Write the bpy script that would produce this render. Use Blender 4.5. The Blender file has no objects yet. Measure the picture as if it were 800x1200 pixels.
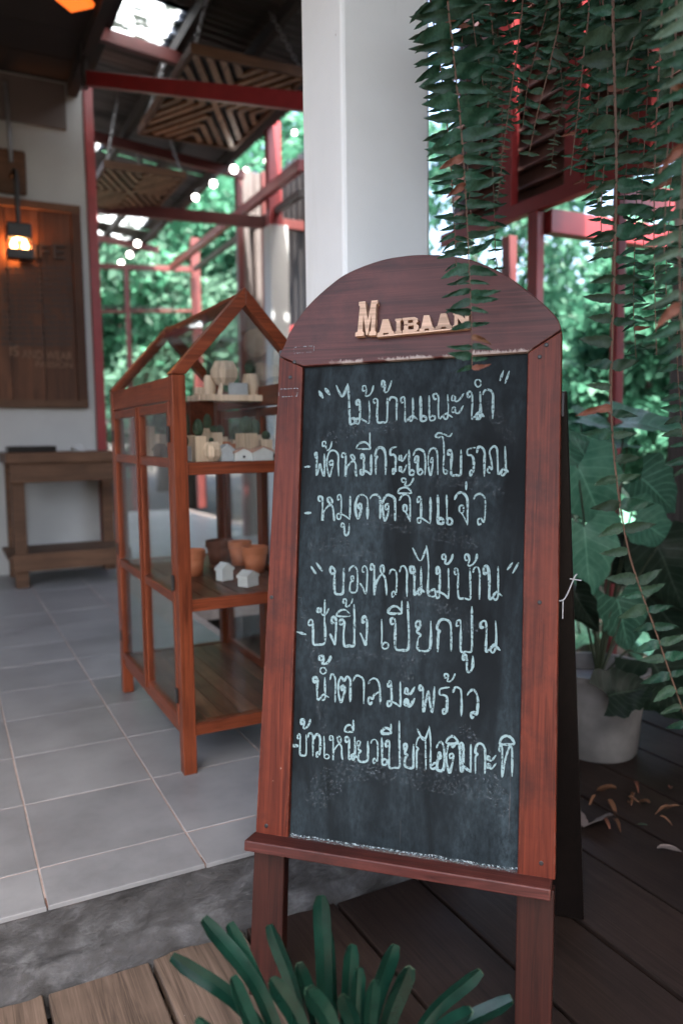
import bpy, bmesh, math, random
import numpy as np
from mathutils import Matrix, Vector, noise
random.seed(7); RNG = np.random.default_rng(7)
R = math.radians
scene = bpy.context.scene
COL = scene.collection

# ------------------------------------------------------------------ camera
F_PX, PITCH, ROLL, YAW, H = 910.7, .0973, -.0120, .4738, .85       # focal length in pixels of an 800 px wide picture
fw = Vector((math.sin(YAW)*math.cos(PITCH), math.cos(YAW)*math.cos(PITCH), -math.sin(PITCH)))
r0 = Vector((math.cos(YAW), -math.sin(YAW), 0)); u0 = r0.cross(fw)
rt = r0*math.cos(ROLL)+u0*math.sin(ROLL); up = -r0*math.sin(ROLL)+u0*math.cos(ROLL)
CAM = Vector((0, 0, H))
cd = bpy.data.cameras.new('camera'); cam = bpy.data.objects.new('camera', cd); COL.objects.link(cam)
cam.matrix_world = Matrix(((rt.x, up.x, -fw.x, 0), (rt.y, up.y, -fw.y, 0), (rt.z, up.z, -fw.z, H), (0, 0, 0, 1)))
cd.sensor_fit = 'HORIZONTAL'; cd.sensor_width = 24; cd.lens = 24*F_PX/800
cd.clip_start = .05; cd.clip_end = 600
cd.dof.use_dof = True; cd.dof.focus_distance = 1.34; cd.dof.aperture_fstop = 2.8
scene.camera = cam
# ------------------------------------------------------------------ light
w = bpy.data.worlds.new('World'); scene.world = w; w.use_nodes = True
SUN_EL, SUN_AZ = 60, -170            # azimuth measured from +Y towards +X: high, behind and left of the camera
sky = w.node_tree.nodes.new('ShaderNodeTexSky'); sky.sky_type = 'NISHITA'; sky.sun_disc = False
sky.sun_elevation = R(SUN_EL); sky.sun_rotation = R(SUN_AZ); sky.air_density = 1.0; sky.dust_density = 6.0
bg = w.node_tree.nodes['Background']; bg.inputs[1].default_value = .15
w.node_tree.links.new(sky.outputs[0], bg.inputs[0])
sd = bpy.data.lights.new('sun', 'SUN'); sun = bpy.data.objects.new('sun', sd); COL.objects.link(sun)
sd.energy = 4.0; sd.angle = R(.8); sd.color = (1, .96, .9)
dv = Vector((math.sin(R(SUN_AZ))*math.cos(R(SUN_EL)), math.cos(R(SUN_AZ))*math.cos(R(SUN_EL)), math.sin(R(SUN_EL))))
sun.rotation_euler = dv.to_track_quat('Z', 'Y').to_euler(); sun.location = (-3, 4, 9)
vs = scene.view_settings
vs.view_transform = 'Standard'; vs.look = 'None'; vs.exposure = 2.95; vs.gamma = 1
scene.cycles.use_denoising = True
scene.cycles.max_bounces = 8; scene.cycles.transparent_max_bounces = 24
scene.cycles.sample_clamp_indirect = 6
scene.cycles.caustics_reflective = False; scene.cycles.caustics_refractive = False

# ------------------------------------------------------------------ pixel -> place (800 x 1200 picture)
def ray(x, y): return rt*((x-400)/F_PX)+up*((600-y)/F_PX)+fw
def onz(x, y, z): d = ray(x, y); return CAM+d*((z-H)/d.z)
def onY(x, y, Y): d = ray(x, y); return CAM+d*(Y/d.y)
def onX(x, y, X): d = ray(x, y); return CAM+d*(X/d.x)
def atd(x, y, dist): return CAM+ray(x, y)*dist

# ------------------------------------------------------------------ object helpers
WM = {}
def tag(o, label=None, cat=None, group=None, kind=None):
    if label: o['label'] = label
    if cat: o['category'] = cat
    if group: o['group'] = group
    if kind: o['kind'] = kind
    return o
def thing(name, label, cat, M=None, group=None, kind=None):
    o = bpy.data.objects.new(name, None); COL.objects.link(o)
    M = M if isinstance(M, Matrix) else Matrix.Translation(Vector(M or (0, 0, 0)))
    o.matrix_world = M; WM[o] = M; o.empty_display_size = .05
    return tag(o, label, cat, group, kind)
class MB:
    def __init__(s): s.v = []; s.f = []; s.uv = None
    def add(s, v, f):
        n = len(s.v); s.v += [tuple(p) for p in v]; s.f += [tuple(i+n for i in q) for q in f]; return s
    def box(s, a, b):
        (x0, y0, z0), (x1, y1, z1) = a, b
        return s.add([(x0,y0,z0),(x1,y0,z0),(x1,y1,z0),(x0,y1,z0),(x0,y0,z1),(x1,y0,z1),(x1,y1,z1),(x0,y1,z1)],
                     [(0,3,2,1),(4,5,6,7),(0,1,5,4),(1,2,6,5),(2,3,7,6),(3,0,4,7)])
    def bar(s, p, q, wx, wz, upv=(0, 0, 1)):
        p = Vector(p); q = Vector(q); d = (q-p).normalized(); upv = Vector(upv)
        if abs(d.dot(upv)) > .98: upv = Vector((0, 1, 0))
        a = d.cross(upv).normalized()*wx/2; b = d.cross(a).normalized()*wz/2
        v = [p-a-b, p+a-b, p+a+b, p-a+b, q-a-b, q+a-b, q+a+b, q-a+b]
        return s.add(v, [(0,1,2,3),(7,6,5,4),(4,5,1,0),(5,6,2,1),(6,7,3,2),(7,4,0,3)])
    def prism(s, pts, y0, y1):               # polygon in x,z, pushed along y
        n = len(pts)
        v = [(p[0], y0, p[1]) for p in pts]+[(p[0], y1, p[1]) for p in pts]
        return s.add(v, [tuple(range(n)), tuple(range(2*n-1, n-1, -1))]+[(i+n, (i+1) % n+n, (i+1) % n, i) for i in range(n)])
    def tube(s, path, rad, n=8, caps=True):
        path = [Vector(p) for p in path]; m = len(path)
        rad = rad if hasattr(rad, '__len__') else [rad]*m
        ref = None; v = []; f = []
        for i, p in enumerate(path):
            d = (path[min(i+1, m-1)]-path[max(i-1, 0)])
            if d.length < 1e-9: d = Vector((0, 0, 1))
            d.normalize()
            if ref is None: ref = d.orthogonal().normalized()
            ref = (ref-d*ref.dot(d)); ref = ref.normalized() if ref.length > 1e-6 else d.orthogonal().normalized()
            b = d.cross(ref)
            for k in range(n):
                a = 2*math.pi*k/n; v.append(p+(ref*math.cos(a)+b*math.sin(a))*rad[i])
        for i in range(m-1):
            for k in range(n):
                f.append((i*n+k, i*n+(k+1) % n, (i+1)*n+(k+1) % n, (i+1)*n+k))
        if caps: f.append(tuple(range(n-1, -1, -1))); f.append(tuple((m-1)*n+k for k in range(n)))
        return s.add(v, f)
    def lathe(s, prof, c=(0, 0, 0), n=24, sx=1, sy=1):
        c = Vector(c); v = []; f = []
        for (r, z) in prof:
            for k in range(n):
                a = 2*math.pi*k/n; v.append(c+Vector((r*math.cos(a)*sx, r*math.sin(a)*sy, z)))
        m = len(prof)
        for i in range(m-1):
            for k in range(n): f.append((i*n+k, i*n+(k+1) % n, (i+1)*n+(k+1) % n, (i+1)*n+k))
        f.append(tuple(range(n-1, -1, -1))); f.append(tuple((m-1)*n+k for k in range(n)))
        return s.add(v, f)
    def mesh(s, name):
        me = bpy.data.meshes.new(name); me.from_pydata([tuple(p) for p in s.v], [], s.f); me.update(); return me
def obj(name, mb, mat, parent=None, bevel=0, smooth=False, local=False, fix=False):
    me = mb.mesh(name) if isinstance(mb, MB) else mb
    if fix:
        bm = bmesh.new(); bm.from_mesh(me); bmesh.ops.recalc_face_normals(bm, faces=bm.faces); bm.to_mesh(me); bm.free()
    if parent and not local: me.transform(WM[parent].inverted())
    o = bpy.data.objects.new(name, me); COL.objects.link(o)
    if mat and not me.materials: me.materials.append(mat)
    if parent: o.parent = parent; WM[o] = WM[parent]
    else: WM[o] = Matrix()
    if smooth:
        for p in me.polygons: p.use_smooth = True
    if bevel:
        b = o.modifiers.new('bevel', 'BEVEL'); b.width = bevel; b.segments = 2; b.limit_method = 'ANGLE'; b.angle_limit = R(40)
    return o
def inst(name, me, M, parent=None):
    o = bpy.data.objects.new(name, me); COL.objects.link(o)
    if parent: o.parent = parent; o.matrix_basis = WM[parent].inverted() @ M
    else: o.matrix_basis = M
    WM[o] = M
    return o
def crom(pts, k=5):
    P = [Vector(p) for p in pts]; P = [P[0]*2-P[1]]+P+[P[-1]*2-P[-2]]; out = []
    for i in range(1, len(P)-2):
        a, b, c, d = P[i-1], P[i], P[i+1], P[i+2]
        for j in range(k):
            t = j/k; out.append(.5*((2*b)+(c-a)*t+(2*a-5*b+4*c-d)*t*t+(3*b-a-3*c+d)*t*t*t))
    out.append(P[-2]); return out

# ------------------------------------------------------------------ materials
def new_mat(name):
    m = bpy.data.materials.new(name); m.use_nodes = True
    nt = m.node_tree; return m, nt, nt.nodes['Principled BSDF']
def N(nt, t, **kw):
    n = nt.nodes.new(t)
    for k, v in kw.items(): setattr(n, k, v)
    return n
def coords(nt, scale=(1, 1, 1), rnd=True):
    tc = N(nt, 'ShaderNodeTexCoord'); mp = N(nt, 'ShaderNodeMapping'); mp.inputs['Scale'].default_value = scale
    nt.links.new(tc.outputs['Object'], mp.inputs[0])
    if rnd:
        oi = N(nt, 'ShaderNodeObjectInfo'); mu = N(nt, 'ShaderNodeMath', operation='MULTIPLY'); mu.inputs[1].default_value = 37.
        nt.links.new(oi.outputs['Random'], mu.inputs[0]); nt.links.new(mu.outputs[0], mp.inputs['Location'])
    return mp.outputs[0]
def ntex(nt, vec, scale, detail=6, rough=.55, dist=0):
    n = N(nt, 'ShaderNodeTexNoise'); n.inputs['Scale'].default_value = scale; n.inputs['Detail'].default_value = detail
    n.inputs['Roughness'].default_value = rough; n.inputs['Distortion'].default_value = dist
    nt.links.new(vec, n.inputs['Vector']); return n.outputs['Fac']
def ramp(nt, fac, stops):
    r = N(nt, 'ShaderNodeValToRGB'); el = r.color_ramp.elements
    while len(el) < len(stops): el.new(.5)
    for e, (p, c) in zip(el, stops): e.position = p; e.color = (*c, 1) if len(c) == 3 else c
    nt.links.new(fac, r.inputs[0]); return r.outputs[0]
def mix(nt, fac, a, b, mode='MIX'):
    m = N(nt, 'ShaderNodeMix', data_type='RGBA', blend_type=mode)
    for i, x in ((0, fac), (6, a), (7, b)):
        if hasattr(x, 'is_output'): nt.links.new(x, m.inputs[i])
        else: m.inputs[i].default_value = x if i == 0 else (*x, 1)
    return m.outputs[2]
def bump(nt, bs, h, strength=.3, dist=.002):
    b = N(nt, 'ShaderNodeBump'); b.inputs['Strength'].default_value = strength; b.inputs['Distance'].default_value = dist
    nt.links.new(h, b.inputs['Height']); nt.links.new(b.outputs[0], bs.inputs['Normal'])
ALB = .74
BRIGHT = {'pale_block_wood', 'letter_wood', 'pillar_paint', 'terracotta', 'white_stoneware', 'grey_cement', 'pale_brown_roof', 'grout'}
def alb(name, c):
    f = 1. if name in BRIGHT else ALB
    return tuple(x*f for x in c)
def wood(name, c0, c1, axis=2, scale=9, rough=(.3, .5), bmp=.25, worn=None, wornc=(.4, .3, .24), vary=.25, spec=.25):
    m, nt, bs = new_mat(name); c0 = alb(name, c0); c1 = alb(name, c1); wornc = alb(name, wornc)
    s = [1, 1, 1]; s[axis] = .07
    v = coords(nt, tuple(s)); g = ntex(nt, v, scale*6, 8, .65, 1.2)
    v2 = coords(nt, (1, 1, 1)); big = ntex(nt, v2, scale*.55, 4, .6)
    col = ramp(nt, g, [(.28, c0), (.72, c1)])
    col = mix(nt, ramp(nt, big, [(.35, (0, 0, 0)), (.7, (.6, .6, .6))]), col, tuple(x*.62 for x in c0))
    s3 = [1, 1, 1]; s3[axis] = .045
    stk = ntex(nt, coords(nt, tuple(s3)), scale*2.6, 3, .6, 2.5)
    col = mix(nt, ramp(nt, stk, [(.52, (0, 0, 0)), (.60, (.55, .55, .55)), (.66, (0, 0, 0)), (.78, (.4, .4, .4))]), col, tuple(x*.38 for x in c0))
    s4 = [1, 1, 1]; s4[axis] = .012
    fine = ntex(nt, coords(nt, tuple(s4)), scale*26, 3, .6)
    col = mix(nt, ramp(nt, fine, [(.5, (0, 0, 0)), (.72, (.5, .5, .5))]), col, tuple(min(1, x*1.25) for x in c1))
    oi = N(nt, 'ShaderNodeObjectInfo'); mr = N(nt, 'ShaderNodeMapRange'); mr.inputs[3].default_value = 1-vary; mr.inputs[4].default_value = 1+vary
    nt.links.new(oi.outputs['Random'], mr.inputs[0]); col = mix(nt, 1., col, mr.outputs[0], 'MULTIPLY')
    if worn:
        sc = ntex(nt, coords(nt, (1, 1, 1)), scale*9, 5, .7); col = mix(nt, ramp(nt, sc, [(worn, (0, 0, 0)), (worn+.03, (1, 1, 1))]), col, wornc)
    nt.links.new(col, bs.inputs['Base Color'])
    rr = N(nt, 'ShaderNodeMapRange'); rr.inputs[3].default_value = rough[0]; rr.inputs[4].default_value = rough[1]
    nt.links.new(big, rr.inputs[0]); nt.links.new(rr.outputs[0], bs.inputs['Roughness'])
    bs.inputs['Specular IOR Level'].default_value = spec
    bump(nt, bs, g, bmp, .0015); return m
def plain(name, c, rough=.6, var=.15, scale=20, metal=0, bmp=0, stretch=(1, 1, 1)):
    m, nt, bs = new_mat(name); c = alb(name, c)
    f = ntex(nt, coords(nt, stretch), scale, 6, .6)
    col = ramp(nt, f, [(.3, tuple(x*(1-var) for x in c)), (.7, tuple(min(1, x*(1+var)) for x in c))])
    nt.links.new(col, bs.inputs['Base Color']); bs.inputs['Roughness'].default_value = rough; bs.inputs['Metallic'].default_value = metal
    if bmp: bump(nt, bs, f, bmp, .003)
    return m
def leafmat(name, c0, c1, rough=.38, trans=.35, scale=14, veins=False, spec=.22):
    m, nt, bs = new_mat(name)
    if 'tree' not in name: c0 = alb(name, c0); c1 = alb(name, c1)
    f = ntex(nt, coords(nt), scale, 3)
    oi = N(nt, 'ShaderNodeObjectInfo')
    col = ramp(nt, f, [(.3, c0), (.7, c1)])
    mr = N(nt, 'ShaderNodeMapRange'); mr.inputs[3].default_value = .65; mr.inputs[4].default_value = 1.4
    nt.links.new(oi.outputs['Random'], mr.inputs[0]); col = mix(nt, 1., col, mr.outputs[0], 'MULTIPLY')
    if veins:
        uv = N(nt, 'ShaderNodeUVMap'); sx = N(nt, 'ShaderNodeSeparateXYZ'); nt.links.new(uv.outputs[0], sx.inputs[0])
        ab = N(nt, 'ShaderNodeMath', operation='SUBTRACT'); ab.inputs[1].default_value = .5; nt.links.new(sx.outputs[0], ab.inputs[0])
        a2 = N(nt, 'ShaderNodeMath', operation='ABSOLUTE'); nt.links.new(ab.outputs[0], a2.inputs[0])
        m1 = N(nt, 'ShaderNodeMath', operation='MULTIPLY_ADD'); m1.inputs[1].default_value = -.7; nt.links.new(a2.outputs[0], m1.inputs[0]); nt.links.new(sx.outputs[1], m1.inputs[2])
        m2 = N(nt, 'ShaderNodeMath', operation='MULTIPLY'); m2.inputs[1].default_value = 52; nt.links.new(m1.outputs[0], m2.inputs[0])
        sn = N(nt, 'ShaderNodeMath', operation='SINE'); nt.links.new(m2.outputs[0], sn.inputs[0])
        vf = ramp(nt, sn.outputs[0], [(.75, (0, 0, 0)), (1., (.5, .5, .5))])
        mid = ramp(nt, a2.outputs[0], [(.004, (.7, .7, .7)), (.02, (0, 0, 0))])
        col = mix(nt, vf, col, tuple(min(1, x*1.7+.01) for x in c1)); col = mix(nt, mid, col, tuple(min(1, x*2.1+.02) for x in c1))
        bump(nt, bs, vf, .25, .004)
    nt.links.new(col, bs.inputs['Base Color']); bs.inputs['Roughness'].default_value = rough; bs.inputs['Specular IOR Level'].default_value = spec
    tr = N(nt, 'ShaderNodeBsdfTranslucent'); nt.links.new(col, tr.inputs[0])
    mx = N(nt, 'ShaderNodeMixShader'); mx.inputs[0].default_value = trans
    out = nt.nodes['Material Output']
    nt.links.new(bs.outputs[0], mx.inputs[1]); nt.links.new(tr.outputs[0], mx.inputs[2]); nt.links.new(mx.outputs[0], out.inputs[0]); return m
def glassmat(name, tint=(.97, .985, .98), refl=.42):
    m, nt, bs = new_mat(name); out = nt.nodes['Material Output']
    t = N(nt, 'ShaderNodeBsdfTransparent'); t.inputs[0].default_value = (*tint, 1)
    g = N(nt, 'ShaderNodeBsdfGlossy'); g.inputs['Roughness'].default_value = .015
    lw = N(nt, 'ShaderNodeFresnel'); lw.inputs[0].default_value = 1.5
    mu = N(nt, 'ShaderNodeMath', operation='MULTIPLY'); mu.inputs[1].default_value = refl; nt.links.new(lw.outputs[0], mu.inputs[0])
    mx = N(nt, 'ShaderNodeMixShader'); nt.links.new(mu.outputs[0], mx.inputs[0]); nt.links.new(t.outputs[0], mx.inputs[1]); nt.links.new(g.outputs[0], mx.inputs[2])
    nt.links.new(mx.outputs[0], out.inputs[0]); return m
def emis(name, c, s):
    m, nt, bs = new_mat(name); bs.inputs['Base Color'].default_value = (*c, 1)
    bs.inputs['Emission Color'].default_value = (*c, 1); bs.inputs['Emission Strength'].default_value = s; return m

M_sign = wood('sign_wood', (.085, .014, .007), (.20, .040, .019), axis=2, scale=9, rough=(.34, .55), bmp=.4, worn=.72, wornc=(.34, .25, .2), vary=.06, spec=.2)
M_signx = wood('sign_wood_across', (.070, .018, .015), (.150, .042, .034), axis=0, scale=9, rough=(.32, .5), bmp=.4, worn=.735, wornc=(.38, .3, .25), vary=.04, spec=.25)
def edge_wear(m, c, amount=.5):
    nt = m.node_tree; bs = nt.nodes['Principled BSDF']; old = bs.inputs['Base Color'].links[0].from_socket
    bv = N(nt, 'ShaderNodeBevel'); bv.samples = 4; bv.inputs[0].default_value = .006; ge = N(nt, 'ShaderNodeNewGeometry')
    dp = N(nt, 'ShaderNodeVectorMath', operation='DOT_PRODUCT'); nt.links.new(bv.outputs[0], dp.inputs[0]); nt.links.new(ge.outputs['True Normal'], dp.inputs[1])
    e = ramp(nt, dp.outputs['Value'], [(.80, (1, 1, 1)), (.985, (0, 0, 0))]); n_ = ntex(nt, coords(nt, (1, 1, 1), False), 45, 5, .7)
    mu = N(nt, 'ShaderNodeMath', operation='MULTIPLY'); nt.links.new(e, mu.inputs[0]); nt.links.new(ramp(nt, n_, [(.48, (0, 0, 0)), (.6, (amount, amount, amount))]), mu.inputs[1])
    col = mix(nt, mu.outputs[0], old, c)
    gr = ntex(nt, coords(nt, (1, 1, 1), False), 6, 6, .7); col = mix(nt, ramp(nt, gr, [(.5, (0, 0, 0)), (.72, (.75, .75, .75))]), col, (.018, .007, .006))
    nt.links.new(col, bs.inputs['Base Color'])
edge_wear(M_sign, (.24, .12, .085)); edge_wear(M_signx, (.24, .13, .10))
def mat_arch():
    m = M_signx.copy(); m.name = 'arch_wood_chipped'; nt = m.node_tree; bs = nt.nodes['Principled BSDF']
    old = bs.inputs['Base Color'].links[0].from_socket
    tc = N(nt, 'ShaderNodeTexCoord'); sx = N(nt, 'ShaderNodeSeparateXYZ'); nt.links.new(tc.outputs['Object'], sx.inputs[0])
    return m, nt, bs, old, sx
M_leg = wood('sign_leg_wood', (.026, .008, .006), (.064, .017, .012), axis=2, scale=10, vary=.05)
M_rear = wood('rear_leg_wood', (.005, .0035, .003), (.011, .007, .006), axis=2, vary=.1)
M_cab = wood('cabinet_wood', (.125, .026, .010), (.27, .066, .026), axis=2, scale=11, rough=(.28, .45), vary=.14)
M_cabx = wood('cabinet_wood_x', (.125, .026, .010), (.27, .066, .026), axis=0, scale=11, rough=(.28, .45), vary=.14)
M_caby = wood('cabinet_wood_y', (.115, .025, .011), (.25, .062, .026), axis=1, scale=11, rough=(.28, .42), vary=.12)
M_plankin = wood('shelf_plank_wood', (.12, .042, .02), (.24, .095, .05), axis=1, scale=10, rough=(.3, .5), vary=.45)
M_deck_shade = wood('shaded_deck_wood', (.017, .010, .008), (.044, .028, .022), axis=1, scale=8, rough=(.45, .7), bmp=.6, worn=.73, wornc=(.14, .1, .08), vary=.2)  # shade on the right-hand planks, put into a darker wood colour
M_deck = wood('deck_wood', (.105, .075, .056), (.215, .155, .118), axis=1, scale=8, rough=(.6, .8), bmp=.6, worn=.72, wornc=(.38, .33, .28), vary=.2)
M_tablew = wood('old_table_wood', (.085, .042, .023), (.17, .09, .052), axis=0, scale=7, rough=(.5, .7), vary=.1)
M_darkwood = wood('dark_old_boards', (.03, .022, .018), (.06, .045, .035), axis=1, scale=5, rough=(.7, .9), vary=.2)
M_postw = wood('weathered_grey_wood', (.13, .12, .12), (.22, .205, .2), axis=2, scale=7, rough=(.7, .9), bmp=.5, vary=.1)
M_pale = wood('pale_block_wood', (.66, .48, .34), (.80, .62, .46), axis=2, scale=4, rough=(.5, .65), bmp=.1, vary=.08)
M_letter = wood('letter_wood', (.50, .33, .23), (.68, .48, .36), axis=0, scale=6, rough=(.5, .6), vary=.05)
M_slat = wood('slat_wood', (.20, .11, .06), (.36, .22, .13), axis=1, scale=6, vary=.25)
M_poster = wood('poster_wood', (.055, .022, .011), (.13, .054, .027), axis=2, scale=5, rough=(.5, .7), vary=.4)
M_white = plain('white_plaster', (.46, .48, .485), .7, .04, 6, bmp=.05)
M_pillar = plain('pillar_paint', (.80, .845, .85), .55, .035, 5, bmp=.05)
nt = M_pillar.node_tree; bs = nt.nodes['Principled BSDF']; old = bs.inputs['Base Color'].links[0].from_socket
c_ = mix(nt, ramp(nt, ntex(nt, coords(nt, (1, 1, .16), False), 7, 6, .7), [(.54, (0, 0, 0)), (.8, (.35, .35, .35))]), old, (.52, .53, .51))
c_ = mix(nt, ramp(nt, ntex(nt, coords(nt, (1, 1, 1), False), 26, 4, .7), [(.735, (0, 0, 0)), (.76, (.6, .6, .6))]), c_, (.30, .28, .26)); nt.links.new(c_, bs.inputs['Base Color'])
M_red = plain('red_steel', (.26, .026, .03), .42, .14, 9)
M_darkred = plain('dark_red_steel', (.12, .022, .02), .5, .2, 9)
M_dark = plain('dark_ceiling', (.018, .014, .013), .8, .2, 3)
M_greyboard = plain('grey_board', (.12, .10, .095), .7, .12, 4)
M_metal = plain('galvanised_sheet', (.075, .072, .07), .5, .45, 2.5, metal=.3, stretch=(.3, 3, 1))
M_clad = plain('dark_cladding', (.04, .036, .036), .5, .3, 5)
M_iron = plain('black_iron', (.012, .011, .011), .45, .2, 20)
M_steel = plain('steel', (.35, .35, .36), .35, .2, 20, metal=.9)
M_terra = plain('terracotta', (.42, .13, .055), .75, .15, 18, bmp=.05)
M_terrad = plain('dark_terracotta', (.16, .055, .03), .75, .2, 18)
M_soil = plain('soil', (.03, .02, .015), .95, .4, 60, bmp=.6)
M_whitehouse = plain('white_stoneware', (.62, .62, .6), .6, .08, 40)
M_greyhouse = plain('grey_cement', (.38, .39, .4), .8, .12, 40)
M_houseroof = plain('pale_brown_roof', (.42, .25, .19), .8, .12, 40)
M_cactus = plain('cactus_green', (.045, .085, .045), .6, .25, 60)
M_cactus2 = plain('cactus_grey_green', (.12, .16, .12), .7, .3, 90)
M_potw = plain('white_plastic_pot', (.26, .25, .245), .5, .35, 7)
M_glass = glassmat('pane_glass')
M_chalk = None
M_fern = leafmat('fern_green', (.011, .046, .026), (.030, .095, .056), .42, .3)
M_fern2 = leafmat('old_fern_green', (.018, .044, .025), (.040, .082, .046), .5, .25)
M_fernb = leafmat('pale_fern_green', (.075, .13, .085), (.13, .20, .14), .5, .3)
M_strap = leafmat('strap_green', (.003, .022, .015), (.008, .042, .028), .22, .1, 30, spec=.3)
M_striptip = leafmat('cut_leaf_tip', (.03, .07, .045), (.07, .11, .065), .5, .1, 60)
M_big = leafmat('broad_leaf_green', (.07, .22, .14), (.135, .32, .215), .3, .25, 8, veins=True)
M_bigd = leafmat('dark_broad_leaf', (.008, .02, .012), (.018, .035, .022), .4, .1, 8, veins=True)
M_tree = leafmat('tree_leaf', (.045, .17, .10), (.10, .29, .18), .5, .45, .6)
M_tree2 = leafmat('dark_tree_leaf', (.022, .085, .052), (.055, .16, .10), .5, .4, .6)
M_tree3 = leafmat('pale_tree_leaf', (.12, .28, .19), (.22, .40, .29), .5, .5, .6)
M_bark = plain('bark', (.06, .045, .035), .9, .3, 12, bmp=.5)
M_stem = plain('fern_stem', (.12, .065, .04), .6, .2, 30)
M_petiole = plain('petiole', (.035, .05, .025), .5, .2, 20)
M_dry = plain('dry_leaf', (.14, .06, .026), .75, .3, 30)
M_drygrey = plain('grey_dry_leaf', (.22, .18, .17), .8, .15, 30)
M_ground = plain('earth', (.05, .038, .028), .95, .35, 3, bmp=.5)
M_basket = plain('coir_basket', (.06, .04, .025), .95, .3, 60, bmp=.6)
M_cord = plain('cable_black', (.015, .015, .015), .6)

def mat_tile():
    m, nt, bs = new_mat('grey_floor_tile')
    f = ntex(nt, coords(nt), 5, 7, .65); f2 = ntex(nt, coords(nt), 40, 4)
    col = ramp(nt, f, [(.28, (.125, .129, .135)), (.72, (.235, .24, .246))])
    col = mix(nt, ramp(nt, f2, [(.55, (0, 0, 0)), (.8, (.35, .35, .35))]), col, (.17, .16, .165))
    oi = N(nt, 'ShaderNodeObjectInfo'); mr = N(nt, 'ShaderNodeMapRange'); mr.inputs[3].default_value = .86; mr.inputs[4].default_value = 1.1
    nt.links.new(oi.outputs['Random'], mr.inputs[0]); col = mix(nt, 1., col, mr.outputs[0], 'MULTIPLY')
    nt.links.new(col, bs.inputs['Base Color'])
    rr = N(nt, 'ShaderNodeMapRange'); rr.inputs[3].default_value = .26; rr.inputs[4].default_value = .5; nt.links.new(f, rr.inputs[0]); nt.links.new(rr.outputs[0], bs.inputs['Roughness'])
    bump(nt, bs, f2, .06, .001); return m
M_tile = mat_tile()
M_grout = plain('grout', (.31, .24, .21), .9, .25, 30)
def mat_conc():
    m, nt, bs = new_mat('rough_concrete')
    v = coords(nt, (1, 1, 1.6), False); f = ntex(nt, v, 9, 9, .68, .3); f2 = ntex(nt, v, 60, 9, .75, .2)
    col = ramp(nt, f, [(.32, (.032, .031, .031)), (.5, (.062, .062, .064)), (.66, (.14, .144, .15))])
    col = mix(nt, ramp(nt, f2, [(.5, (0, 0, 0)), (.75, (.5, .5, .5))]), col, (.055, .045, .04))
    sx = N(nt, 'ShaderNodeSeparateXYZ'); tc = N(nt, 'ShaderNodeTexCoord'); nt.links.new(tc.outputs['Object'], sx.inputs[0])
    ad = N(nt, 'ShaderNodeMath', operation='MULTIPLY_ADD'); ad.inputs[1].default_value = .030; nt.links.new(f, ad.inputs[0]); nt.links.new(sx.outputs[2], ad.inputs[2])
    col = mix(nt, ramp(nt, ad.outputs[0], [(.0035, (0, 0, 0)), (.011, (.7, .7, .7))]), col, (.20, .10, .065))     # rusty soil stain along the lip
    nt.links.new(col, bs.inputs['Base Color']); bs.inputs['Roughness'].default_value = .85
    mm = N(nt, 'ShaderNodeMath', operation='MULTIPLY_ADD'); mm.inputs[1].default_value = .4; nt.links.new(f2, mm.inputs[0]); nt.links.new(f, mm.inputs[2])
    bump(nt, bs, mm.outputs[0], 1., .02); return m
M_conc = mat_conc()
def mat_board():
    m, nt, bs = new_mat('chalkboard')
    v = coords(nt, (1, 1, .22), False); f = ntex(nt, v, 9, 6, .65, .8); v2 = coords(nt, (1, 1, .5), False); f2 = ntex(nt, v2, 120, 4, .7)
    v3 = coords(nt, (1, 1, 1), False); f3 = ntex(nt, v3, 5.5, 5, .6, .5)
    col = ramp(nt, f3, [(.3, (.0045, .006, .007)), (.7, (.011, .0145, .0165))])
    dust = N(nt, 'ShaderNodeMath', operation='MULTIPLY'); nt.links.new(ramp(nt, f, [(.38, (0, 0, 0)), (.72, (1, 1, 1))]), dust.inputs[0]); nt.links.new(ramp(nt, f2, [(.3, (.15, .15, .15)), (.75, (1, 1, 1))]), dust.inputs[1])
    d2 = N(nt, 'ShaderNodeMath', operation='MULTIPLY'); d2.inputs[1].default_value = .36; nt.links.new(dust.outputs[0], d2.inputs[0])
    col = mix(nt, d2.outputs[0], col, (.11, .165, .195))
    v4 = coords(nt, (1, 1, .012), False); f4 = ntex(nt, v4, 95, 2, .5); sc = ntex(nt, v3, 7, 2)
    s1 = N(nt, 'ShaderNodeMath', operation='MULTIPLY'); nt.links.new(ramp(nt, f4, [(.70, (0, 0, 0)), (.735, (1, 1, 1))]), s1.inputs[0]); nt.links.new(ramp(nt, sc, [(.5, (0, 0, 0)), (.6, (.55, .55, .55))]), s1.inputs[1])
    col = mix(nt, s1.outputs[0], col, (.22, .18, .16))
    nt.links.new(col, bs.inputs['Base Color']); bs.inputs['Roughness'].default_value = .8; bs.inputs['Specular IOR Level'].default_value = .12
    bump(nt, bs, f2, .15, .0006); return m
M_board = mat_board()
def mat_chalk(name, c, lo, hi):
    m, nt, bs = new_mat(name); out = nt.nodes['Material Output']
    f = ntex(nt, coords(nt, (1, 1, 1), False), 260, 4, .7)
    bs.inputs['Base Color'].default_value = (*c, 1); bs.inputs['Roughness'].default_value = .95
    t = N(nt, 'ShaderNodeBsdfTransparent'); mx = N(nt, 'ShaderNodeMixShader')
    nt.links.new(ramp(nt, f, [(lo, (0, 0, 0)), (hi, (1, 1, 1))]), mx.inputs[0]); nt.links.new(t.outputs[0], mx.inputs[1]); nt.links.new(bs.outputs[0], mx.inputs[2])
    nt.links.new(mx.outputs[0], out.inputs[0]); return m
M_chalk = mat_chalk('pale_teal_chalk', (.225, .325, .335), .32, .48)
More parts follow.
